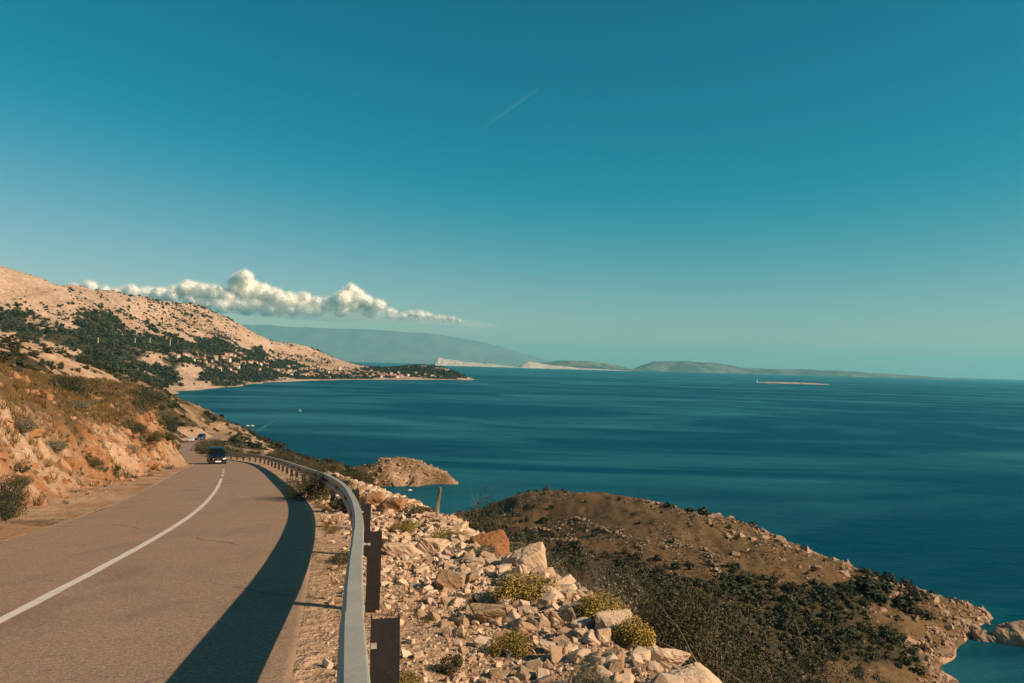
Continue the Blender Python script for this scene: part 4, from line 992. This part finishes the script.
def island_mat(name, a, b, scale, cliff=None):
    t = NT(name); t.set(Roughness=1); t.b.inputs['Specular IOR Level'].default_value = .05
    n = t.noise(t.pos(), scale, 6, .65, stretch=(1, .6, 2)); c = t.ramp(n, [(.42, a), (.58, b)])
    if cliff:
        g = t.n('ShaderNodeNewGeometry'); s_ = t.n('ShaderNodeSeparateXYZ'); t.l(g.outputs['Normal'], s_.inputs[0])
        c = t.mix(t.ramp(s_.outputs['Z'], [(cliff, 1.), (cliff + .2, 0.)]), c, (.62, .52, .44))
    t.color(c); t.bump(n, .8, 15); return t.m
M_cliff = island_mat('pale_cliff', (.42, .34, .27), (.62, .54, .46), .012)
M_isle = island_mat('island_scrub', (.055, .065, .05), (.20, .18, .14), .004, .55)
M_isle2 = island_mat('low_island', (.07, .085, .07), (.18, .175, .15), .003, .3)
island('island', [(433, 0), (435, 110), (438, 140), (446, 118), (458, 95), (470, 72), (484, 50), (488, 62), (495, 45), (510, 22), (522, 8), (527, 0)], 12500, 900, M_cliff, 3)
island('island', [(518, 0), (522, 70), (528, 118), (536, 95), (550, 60), (575, 32), (600, 20), (628, 6), (634, 0)], 12000, 500, M_cliff, 5)
island('island', [(528, 0), (534, 70), (548, 118), (562, 150), (580, 152), (596, 132), (608, 108), (620, 70), (632, 28), (642, 8), (650, 0)], 12600, 1500, M_isle, 7)
island('island', [(630, 0), (640, 90), (652, 165), (668, 190), (690, 200), (710, 190), (728, 150), (745, 110), (765, 105), (790, 108), (815, 112), (838, 116), (860, 96), (885, 72), (905, 62), (930, 40), (955, 20), (975, 8), (985, 0)], 13500, 1800, M_isle2, 9, .3)
island('island', [(755, 0), (758, 5), (768, 7.5), (790, 9), (810, 7.5), (825, 4), (832, 0)], 3700, 150, island_mat('low_islet', (.36, .25, .16), (.48, .37, .26), .05), 11, .3)
M_mount = island_mat('mountain', (.15, .20, .205), (.19, .235, .23), .0018)  # pale teal albedo: part of the distance haze is put into the colour
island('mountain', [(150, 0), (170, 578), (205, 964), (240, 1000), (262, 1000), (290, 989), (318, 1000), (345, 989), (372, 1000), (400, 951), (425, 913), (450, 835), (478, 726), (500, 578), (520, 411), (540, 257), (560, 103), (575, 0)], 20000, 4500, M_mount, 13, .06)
# lighthouse on the low islet
M_white = simple('white_paint', (.78, .74, .68), .6, var=.05)
M_dark = simple('dark_metal', (.03, .03, .035), .4, var=.1)
p = atZ(757, 387.5, 1.0); k = 3740 / p[1]; p = np.array([p[0] * k, p[1] * k, 4])
t = thing('lighthouse', 'tiny white lighthouse on the left end of the low islet', 'lighthouse', p)
b = bmesh.new(); cyl(b, (0, 0, -2), (0, 0, 11), 1.9, 1.4); obj('tower', bm_mesh('tower', b, [M_white]), t)
b = bmesh.new(); cyl(b, (0, 0, 11), (0, 0, 13), 1.1); cyl(b, (0, 0, 13), (0, 0, 14.4), 1.3, .1); obj('lantern', bm_mesh('lantern', b, [M_dark]), t)

# ------------------------------------------------------------------ clouds over the mountains (beyond the haze) and a thin contrail
CY = 27000
CK = CY / 46000
M_cloud = NT('cloud'); M_cloud.set(Roughness=1); M_cloud.b.inputs['Specular IOR Level'].default_value = 0; M_cloud.color((.98, .86, .75)); M_cloud.b.inputs['Subsurface Weight'].default_value = 1; M_cloud.b.inputs['Subsurface Radius'].default_value = (1, .95, .9); M_cloud.b.inputs['Subsurface Scale'].default_value = 800 * CK; M_cloud = M_cloud.m
def veil_mat(name, d):
    t = NT(name); t.t.nodes.remove(t.b); v = t.n('ShaderNodeVolumePrincipled'); v.inputs['Color'].default_value = (1, .98, .95, 1); v.inputs['Density'].default_value = d
    t.l(v.outputs[0], t.out.inputs['Volume']); return t.m
M_veil = veil_mat('cloud_veil', 1 / (900. * CK)); M_mist = veil_mat('cloud_mist', 1 / (5000. * CK))
tex1 = bpy.data.textures.new('billow', 'CLOUDS'); tex1.noise_scale = 520 * CK; tex1.noise_depth = 3; tex1.noise_basis = 'VORONOI_F1'
tex2 = bpy.data.textures.new('fluff', 'CLOUDS'); tex2.noise_scale = 170 * CK; tex2.noise_depth = 3
def puffs(name, lst, Y, label, seed, mist=None):
    """lst: (px, py, radius px) puffs of a cumulus bank"""
    r = np.random.default_rng(seed); bm = bmesh.new()
    for px, py, rad in lst:
        for k in range(5 if rad > 5 else 3):
            a, q = r.uniform(0, 6.28), rad * r.uniform(0, .75) * (k > 0)
            rr = rad * (1 if k == 0 else r.uniform(.35, .65))
            c = atY(px + q * math.cos(a), py + .75 * q * math.sin(a), Y + r.uniform(-1, 1) * rad * 55 * CK); R_ = rr * Y / FPX
            bmesh.ops.create_icosphere(bm, subdivisions=4 if rr > 4 else 3, radius=R_, matrix=Matrix.Translation(c) @ Matrix.Diagonal((1, 1, .85, 1)))
    me = bm_mesh(name, bm, [M_cloud], True)
    o = obj(name, me, label=label, category='cloud'); me2 = me.copy(); me2.materials.clear(); me2.materials.append(M_veil); v = obj('veil', me2, o)
    for ob, grow in ((o, -40 * CK), (v, 110 * CK)):
        m = ob.modifiers.new('union', 'REMESH'); m.mode = 'VOXEL'; m.voxel_size = (36 if ob is o else 70) * CK; m.use_smooth_shade = True
        for tx, st in ((tex1, -300 * CK), (tex2, -190 * CK)):
            m = ob.modifiers.new('displace', 'DISPLACE'); m.texture = tx; m.strength = st; m.texture_coords = 'GLOBAL'; m.mid_level = .42
        m = ob.modifiers.new('grow', 'DISPLACE'); m.strength = grow; m.mid_level = 0
    if mist:
        bm = bmesh.new(); c = atY(mist[0], mist[1], Y + 300 * CK)
        bmesh.ops.create_icosphere(bm, subdivisions=4, radius=1, matrix=Matrix.Translation(c) @ Matrix.Rotation(math.radians(mist[4]), 4, 'Y') @ Matrix.Diagonal((mist[2] * Y / FPX, 2600 * CK, mist[3] * Y / FPX, 1)))
        ob = obj('mist', bm_mesh('mist', bm, [M_mist], True), o); m = ob.modifiers.new('displace', 'DISPLACE'); m.texture = tex1; m.strength = -300 * CK; m.texture_coords = 'GLOBAL'
puffs('cloud', [(58, 291, 6), (74, 289, 7), (90, 287, 8), (104, 291, 7), (118, 293, 8), (132, 292, 9), (146, 294, 9), (160, 294, 9), (170, 296, 8)], CY, 'low cumulus cloud half hidden behind the left hill crest', 3)
puffs('cloud', [(176, 292, 9), (190, 288, 10), (203, 291, 10), (215, 292, 9), (228, 296, 9), (240, 284, 12), (245, 276, 8), (250, 292, 12), (262, 292, 11), (275, 297, 11), (290, 301, 11), (303, 298, 8), (316, 303, 9), (330, 304, 9), (343, 299, 10), (352, 291, 8), (358, 297, 9), (366, 302, 9), (378, 306, 8), (392, 312, 6), (258, 305, 9), (235, 305, 8), (280, 309, 7), (310, 311, 6), (340, 313, 6), (205, 303, 8), (190, 300, 8), (365, 313, 5), (222, 306, 9), (246, 307, 10), (268, 309, 9), (292, 310, 8), (318, 311, 7), (345, 312, 6), (372, 314, 6), (390, 316, 5), (305, 308, 8), (355, 306, 8)], CY, 'largest towering cumulus bank above the hazy mountains', 4, (300, 311, 125, 9, 2.5))
puffs('cloud', [(404, 316, 5), (412, 315, 5.5), (420, 315, 6), (428, 316, 5), (436, 318, 4.5), (444, 318, 4.5), (452, 319, 4.2), (459, 321, 3.2), (398, 317, 4)], CY, 'small flat cumulus at the right end of the cloud bank', 5, (445, 322, 55, 4, 2.5))
t = NT('contrail'); t.t.nodes.remove(t.b)
tr = t.n('ShaderNodeBsdfTransparent'); di = t.n('ShaderNodeBsdfDiffuse'); di.inputs[0].default_value = (.9, .9, .9, 1); mx = t.n('ShaderNodeMixShader')
f = t.ramp(t.noise(t.pos(), .0012, 4, .7), [(.35, 0.), (.75, .011)]); t.l(f, mx.inputs[0]); t.l(tr.outputs[0], mx.inputs[1]); t.l(di.outputs[0], mx.inputs[2]); t.l(mx.outputs[0], t.out.inputs[0])
bmc = bmesh.new(); P0 = atY(484, 127, 30000); P1 = atY(536, 90, 33000); cyl(bmc, P0, P1, 60, 110, 16)
obj('contrail', bm_mesh('contrail', bmc, [t.m], True), label='faint short contrail high in the teal sky', category='contrail')

# ------------------------------------------------------------------ haze
HAZE = 3.7e-5
t = NT('haze_air'); t.t.nodes.remove(t.b); pv_ = t.n('ShaderNodeVolumePrincipled'); pv_.inputs['Density'].default_value = HAZE; pv_.inputs['Color'].default_value = (.22, .74, .86, 1)
pv_.inputs['Anisotropy'].default_value = .15; t.l(pv_.outputs[0], t.out.inputs['Volume'])
bmh = bmesh.new(); box(bmh, 0, 20000, (1075 - 45) / 2, 84000, 44500, 1075 + 45)
obj('haze', bm_mesh('haze', bmh, [t.m]), kind='stuff')

# ------------------------------------------------------------------ village on the far shore
M_wall = NT('house_wall'); oi = M_wall.n('ShaderNodeObjectInfo'); M_wall.color(M_wall.ramp(oi.outputs['Random'], [(0, (.56, .47, .37)), (.35, (.6, .55, .48)), (.6, (.5, .32, .22)), (1, (.66, .6, .52))], 'CONSTANT')); M_wall.set(Roughness=.9); M_wall = M_wall.m
M_roof = NT('terracotta_roof'); oi = M_roof.n('ShaderNodeObjectInfo'); M_roof.color(M_roof.ramp(oi.outputs['Random'], [(0, (.34, .14, .08)), (1, (.42, .21, .12))])); M_roof.set(Roughness=.9); M_roof = M_roof.m
M_glass = simple('dark_window', (.03, .035, .04), .2, var=.05, spec=.5)
def house_parts(w, d, h, storeys):
    b = bmesh.new(); box(b, 0, 0, h / 2 - 1.5, w, d, h + 3); wall = bm_mesh('wall', b, [M_wall])
    b = bmesh.new(); e = .5; rh = d * .28
    v = [b.verts.new(c) for c in ((-w / 2 - e, -d / 2 - e, h), (w / 2 + e, -d / 2 - e, h), (w / 2 + e, d / 2 + e, h), (-w / 2 - e, d / 2 + e, h), (-w / 2 - e, 0, h + rh), (w / 2 + e, 0, h + rh))]
    for q in ((0, 1, 5, 4), (2, 3, 4, 5), (1, 2, 5), (3, 0, 4), (3, 2, 1, 0)): b.faces.new([v[k] for k in q])
    roof = bm_mesh('roof', b, [M_roof])
    wins = []
    for sy in range(storeys):
        for sx in (-.28, .28):
            b = bmesh.new(); box(b, sx * w, -d / 2 - .02, 1.5 + 2.9 * sy, 1.1, .08, 1.4); wins.append(bm_mesh('window', b, [M_glass]))
    return wall, roof, wins
HOUSES = [house_parts(10, 8, 5.6, 2), house_parts(13, 9, 5.4, 2), house_parts(8, 7, 3.4, 1), house_parts(9, 8, 7.6, 3)]
def far_hit(px, py):
    r = ray(px, py); Ys = np.linspace(900, 3000, 700); P = EYE + r[None] * (Ys / r[1])[:, None]; hgt = far_height(P[:, 0], P[:, 1])
    k = np.argmax(P[:, 2] < hgt); return np.array([P[k, 0], P[k, 1], hgt[k]])
spots = []
def cluster(lst, where, kind=None):
    for px, py in lst: spots.append((px, py, where))
cluster([(172, 356), (176, 358), (183, 357), (187, 358)], 'on the bare slope at the left end of the village')
cluster([(193, 361), (197, 359), (199, 363), (205, 363), (208, 366), (211, 362), (203, 360)], 'in the rust coloured cluster above the dark wood')
cluster([(216, 360), (221, 358), (226, 357), (231, 357), (228, 361), (224, 360), (234, 358)], 'in the pale terrace highest above the shore wood')
cluster([(239, 360), (243, 364), (250, 364), (237, 368), (234, 374), (219, 370), (229, 371)], 'scattered alone among the dark trees')
cluster([(256, 363), (260, 365), (263, 363), (259, 370), (266, 369), (270, 371), (274, 372), (278, 372), (267, 366)], 'in the middle cluster left of the main village')
vr = np.random.default_rng(33)
row = []
for px in np.arange(281, 402, 1.55):
    c = 378.6 - .004 * (px - 281); top = np.interp(px, [281, 300, 330, 350, 370, 402], [368, 366, 367, 369, 371, 374.5])
    row.append((px + vr.uniform(-.7, .7), min(c - .5, top + (c - top) * vr.random() ** .8)))
cluster(row, 'in the dense main village along the shore')
cluster([(408, 376), (416, 374), (419, 376.5), (425, 375), (432, 377)], 'on the knoll at the end of the village')
for k, (px, py, where) in enumerate(spots):
    p = far_hit(px, py); kind = int(vr.integers(0, 4)); wall, roof, wins = HOUSES[kind]
    t = thing('house', '%s house %s' % (['two storey', 'wide two storey', 'single storey', 'tall three storey'][kind], where), 'house', p, vr.uniform(-.5, .9), 'houses ' + where)
    obj('wall', wall, t); obj('roof', roof, t)
    for w_ in wins: obj('window', w_, t)
# power poles on the far slope
b = bmesh.new(); cyl(b, (0, 0, -1), (0, 0, 13), .55, .4, 8); box(b, 0, 0, 12, 3.2, .3, .35); pole_me = bm_mesh('power_pole', b, [M_white])
for px, py, lab in ((98, 345, 'first from the left'), (135, 345, 'second from the left'), (150, 344, 'third from the left'), (170, 346, 'fourth from the left')):
    p = far_hit(px, py); obj('power_pole', pole_me, loc=p, rot=(0, 0, .4), label='pale power pole on the scrub slope of the far hill, %s' % lab, category='power pole')

# ------------------------------------------------------------------ boats
def hull_mesh(L, B, D):
    st = [(-.5, .82, 0), (-.3, .95, 0), (0, 1, 0), (.25, .8, .04), (.4, .45, .1), (.5, .02, .2)]
    V = []; F_ = []
    for x, b_, r_ in st:
        for y, z in ((-b_ * B / 2, D + r_ * D), (-b_ * B * .42, .1 * D), (0, -.35 * D), (b_ * B * .42, .1 * D), (b_ * B / 2, D + r_ * D)): V.append((x * L, y, z))
    for k in range(len(st) - 1):
        for j in range(4): F_.append((k * 5 + j, k * 5 + j + 1, k * 5 + 5 + j + 1, k * 5 + 5 + j))
        F_.append((k * 5 + 4, k * 5, k * 5 + 5, k * 5 + 9))
    F_.append((0, 1, 2, 3, 4)[::-1])
    return mesh('hull', V, F_, [M_white])
def boat(px, py, L, rz, label, group=None):
    p = atZ(px, py, .1); t = thing('motorboat', label, 'boat', p, rz, group)
    obj('hull', hull_mesh(L, L * .34, L * .15), t)
    b = bmesh.new(); box(b, -.02 * L, 0, L * .24, L * .36, L * .24, L * .17, .03 * L); obj('cabin', bm_mesh('cabin', b, [M_white]), t)
    b = bmesh.new(); box(b, .165 * L, 0, L * .26, .01 * L, L * .2, L * .09); obj('windscreen', bm_mesh('windscreen', b, [M_glass]), t)
    return p
p = boat(299.5, 411, 4.2, -.2, 'white motorboat trailing a wake across the bay')
boat(247.5, 426, 2.8, .1, 'left of two white boats lying close together in the bay')
boat(252.5, 426, 2.8, .3, 'right of two white boats lying close together in the bay')
boat(410, 490.5, 2.0, .4, 'tiny white boat in the cove in front of the headland')
M_foam = NT('wake_foam'); M_foam.t.nodes.remove(M_foam.b); tr = M_foam.n('ShaderNodeBsdfTransparent'); di = M_foam.n('ShaderNodeBsdfDiffuse'); di.inputs[0].default_value = (.35, .5, .5, 1); mx = M_foam.n('ShaderNodeMixShader')
M_foam.l(M_foam.ramp(M_foam.noise(M_foam.pos(), .25, 4, .7), [(.4, 0.), (.75, .3)]), mx.inputs[0]); M_foam.l(tr.outputs[0], mx.inputs[1]); M_foam.l(di.outputs[0], mx.inputs[2]); M_foam.l(mx.outputs[0], M_foam.out.inputs[0])
wv = []; wf = []
for ends in ([(298, 411.3), (290, 414), (278, 419), (266, 425), (258, 431)], [(298, 411.3), (286, 413), (272, 416), (258, 419.5)]):
    P = np.array([atZ(a, b_, .02) for a, b_ in ends]); o = len(wv)
    for k, q in enumerate(P):
        w = .3 + .8 * k; wv += [q + np.array([-w * .3, -w, .02]), q + np.array([w * .3, w, .02])]
    for k in range(len(P) - 1): wf.append((o + 2 * k, o + 2 * k + 1, o + 2 * k + 3, o + 2 * k + 2))
obj('wake', mesh('wake', wv, wf, [M_foam.m]), kind='stuff')

# ------------------------------------------------------------------ vehicles
def paint_mat(name, c, rough=.4):
    t = NT(name); t.set(Roughness=rough); t.b.inputs['Coat Weight'].default_value = .1; t.b.inputs['Specular IOR Level'].default_value = .25; t.b.inputs['Coat Roughness'].default_value = .06
    n = t.noise(t.coord(), 3, 4); t.color(t.ramp(n, [(.3, tuple(v * .85 for v in c)), (.7, c)])); return t.m
M_tyre = simple('tyre_rubber', (.018, .017, .016), .9)
M_rim = simple('wheel_rim', (.3, .3, .3), .4, metal=.7)
M_lamp = simple('lamp_glass', (.75, .75, .72), .12, var=.05, spec=.6)
M_plate = simple('number_plate', (.75, .75, .72), .5, var=.05)
M_glass2 = NT('vehicle_glass'); M_glass2.set(Roughness=.08); M_glass2.color((.006, .008, .01)); M_glass2.b.inputs['Specular IOR Level'].default_value = .25; M_glass2 = M_glass2.m
def loft_body(sections, mats, name):
    """sections along y: (y, half width at sill, half width at belt, half width at roof, z sill, z belt, z roof)"""
    V = []; F_ = []
    for y, a, b_, c, z0, z1, z2 in sections:
        V += [(-a * .94, y, z0), (-a, y, z0 + .12), (-b_, y, z1 - .05), (-b_ * .985, y, z1), (-c, y, z2 - .05), (-c * .9, y, z2), (c * .9, y, z2), (c, y, z2 - .05), (b_ * .985, y, z1), (b_, y, z1 - .05), (a, y, z0 + .12), (a * .94, y, z0)]
    m = 12
    for k in range(len(sections) - 1):
        for j in range(m): F_.append((k * m + j, k * m + m + j, k * m + m + (j + 1) % m, k * m + (j + 1) % m))
    F_.append(tuple(range(m))); F_.append(tuple(range(len(V) - m, len(V)))[::-1])
    me = mesh(name, V, F_, mats); return me
def vehicle(name, label, loc, heading, pm_, L=4.5, Wd=1.82, Ht=1.72, van=False, group=None):
    """front towards -y in its own frame"""
    t = thing(name, label, 'van' if van else 'car', loc, heading)
    w = Wd / 2; f = -L / 2; bn = .95 if not van else .8; hb = .98 if not van else 1.08
    if van:  sec = [(f, .9, .88, .86, .38, .72, .80), (f + .08, .97, .95, .9, .28, .85, .95), (f + .75, 1, .98, .9, .24, 1.02, 1.12), (f + 1.5, 1, 1, .86, .24, 1.12, Ht - .06), (f + 2.1, 1, 1, .88, .24, 1.12, Ht), (-f - .3, 1, 1, .88, .24, 1.12, Ht), (-f, .96, .96, .82, .34, 1.1, Ht - .12)]
    else:    sec = [(f, .88, .88, .84, .38, .74, .84), (f + .08, .96, .96, .92, .28, .90, .98), (f + .5, 1, 1, .93, .24, .96, 1.04), (f + 1.25, 1, 1, .92, .24, 1.0, 1.10), (f + 1.95, 1, 1, .80, .24, 1.03, Ht - .05), (f + 2.5, 1, 1, .81, .24, 1.03, Ht), (-f - .55, 1, 1, .80, .24, 1.03, Ht - .03), (-f - .06, .98, .98, .76, .28, 1.0, Ht - .3), (-f, .94, .94, .74, .36, .98, 1.2)]
    sec = [(y, a * w, b_ * w, c * w, z0, z1, z2) for y, a, b_, c, z0, z1, z2 in sec]
    me = loft_body(sec, [pm_], 'body'); o = obj('body', me, t)
    bv = o.modifiers.new('bevel', 'BEVEL'); bv.width = .03; bv.segments = 2; bv.limit_method = 'ANGLE'; bv.angle_limit = R(25)
    def quad(nm, pts, mat, parent=t, th=.012):
        b = bmesh.new(); vs_ = [b.verts.new(q) for q in pts]; fc = b.faces.new(vs_); b.normal_update()
        n_ = fc.normal.copy(); r = bmesh.ops.extrude_face_region(b, geom=[fc])
        for v in [g for g in r['geom'] if isinstance(g, bmesh.types.BMVert)]: v.co += n_ * th
        bmesh.ops.recalc_face_normals(b, faces=b.faces); return obj(nm, bm_mesh(nm, b, [mat]), parent)
    i = 3 if not van else 2
    y0, y1 = sec[i][0] + .06, sec[i + 1][0] - .04; za, zb = sec[i][6], sec[i + 1][6]
    g = lambda y: za + (zb - za) * (y - sec[i][0]) / (sec[i + 1][0] - sec[i][0]) + .008
    wa = .80 * w; wb = sec[i + 1][3] * .86
    quad('windscreen', [(-wa, y0, g(y0)), (wa, y0, g(y0)), (wb, y1, g(y1)), (-wb, y1, g(y1))], M_glass2)
    for sgn in (-1, 1):
        b1, c1 = sec[i + 1][2], sec[i + 1][3]
        def sp(y, q): z = sec[i + 1][5] + .03 + q * (Ht - .14 - sec[i + 1][5] - .03); return (sgn * (b1 * .985 + (c1 - b1 * .985) * (z - sec[i + 1][5]) / (Ht - .05 - sec[i + 1][5]) + .006), y, z)
        ya = sec[i + 1][0]
        for a_, b_ in ((ya + .02, ya + .95), (ya + 1.02, -f - .62)): quad('side_window', [sp(a_ - (.45 if a_ < ya + .5 else 0), 0), sp(b_, 0), sp(b_, 1), sp(a_ + .08, 1)], M_glass2)
        b = bmesh.new(); box(b, sgn * (w + .11), sec[i + 1][0] - .35, sec[i + 1][5] + .12, .2, .1, .16, .03); obj('mirror', bm_mesh('mirror', b, [pm_]), t)
        hl = quad('headlight', [(sgn * w * .52, f - .004, .68), (sgn * w * .9, f + .03, .70), (sgn * w * .9, f + .03, .84), (sgn * w * .52, f - .004, .80)], M_lamp, th=.03)
        fl = quad('fog_light', [(sgn * w * .66, f - .004, .42), (sgn * w * .8, f + .0, .42), (sgn * w * .8, f + .0, .49), (sgn * w * .66, f - .004, .49)], M_lamp, th=.02)
        for y in (f + .88, -f - .9):
            b = bmesh.new(); cyl(b, (sgn * (w - .24), y, .34), (sgn * (w + .012), y, .34), .34, seg=24)
            wh = obj('wheel', bm_mesh('wheel', b, [M_tyre]), t)
            b = bmesh.new(); cyl(b, (sgn * (w - .02), y, .34), (sgn * (w + .02), y, .34), .22, seg=20); obj('rim', bm_mesh('rim', b, [M_rim]), wh)
    quad('grille', [(-w * .48, f - .006, .66), (w * .48, f - .006, .66), (w * .48, f - .006, .80), (-w * .48, f - .006, .80)], M_dark, th=.02)
    b = bmesh.new(); cyl(b, (0, f - .045, .735), (0, f - .03, .735), .07, seg=16); obj('badge', bm_mesh('badge', b, [M_rim]), t)
    b = bmesh.new(); box(b, 0, f + .02, .45, Wd * .98, .16, .2, .05); bu = obj('bumper', bm_mesh('bumper', b, [M_dark]), t)
    b = bmesh.new(); box(b, 0, f - .085, .5, .52, .02, .12); obj('number_plate', bm_mesh('number_plate', b, [M_plate]), bu)
    return t
def road_place(s_, t_): 
    p = at_road(s_, t_, .008); k = int(min(len(SS) - 1, max(0, s_ * 2))); return p, math.atan2(TY[k], TX[k]) - math.pi / 2
sc_ = S0 + 82
sc_, ct = min(((q, t_) for q in np.arange(S0 + 66, S0 + 90, .5) for t_ in np.arange(-5.2, -2.4, .1)), key=lambda w: abs(project(at_road(*w))[0] - 216) + 2 * abs(at_road(*w)[1] - 77))
p, a = road_place(sc_, ct)
vehicle('car', 'black off road car driving towards the camera on the left lane', p, a, paint_mat('black_paint', (.006, .007, .012)), 4.4, 1.64, 1.62)
def far_road(px_, t_):
    best = min(np.arange(S0 + 150, SS[-1] - 10, .5), key=lambda q: abs(project(at_road(q, t_))[0] - px_) + 3 * (at_road(q, t_)[1] > 235)); return best
p, a = road_place(far_road(201, -4.4) , -4.4)
vehicle('van', 'blue van on the distant stretch of road behind the white car', p, a, paint_mat('blue_paint', (.02, .06, .16)), 4.3, 1.7, 1.85, True)
p, a = road_place(far_road(191, -4.4), -4.4)
vehicle('car', 'white car on the distant stretch of road in front of the blue van', p, a, paint_mat('white_car_paint', (.5, .5, .48)), 3.7, 1.5, 1.25)
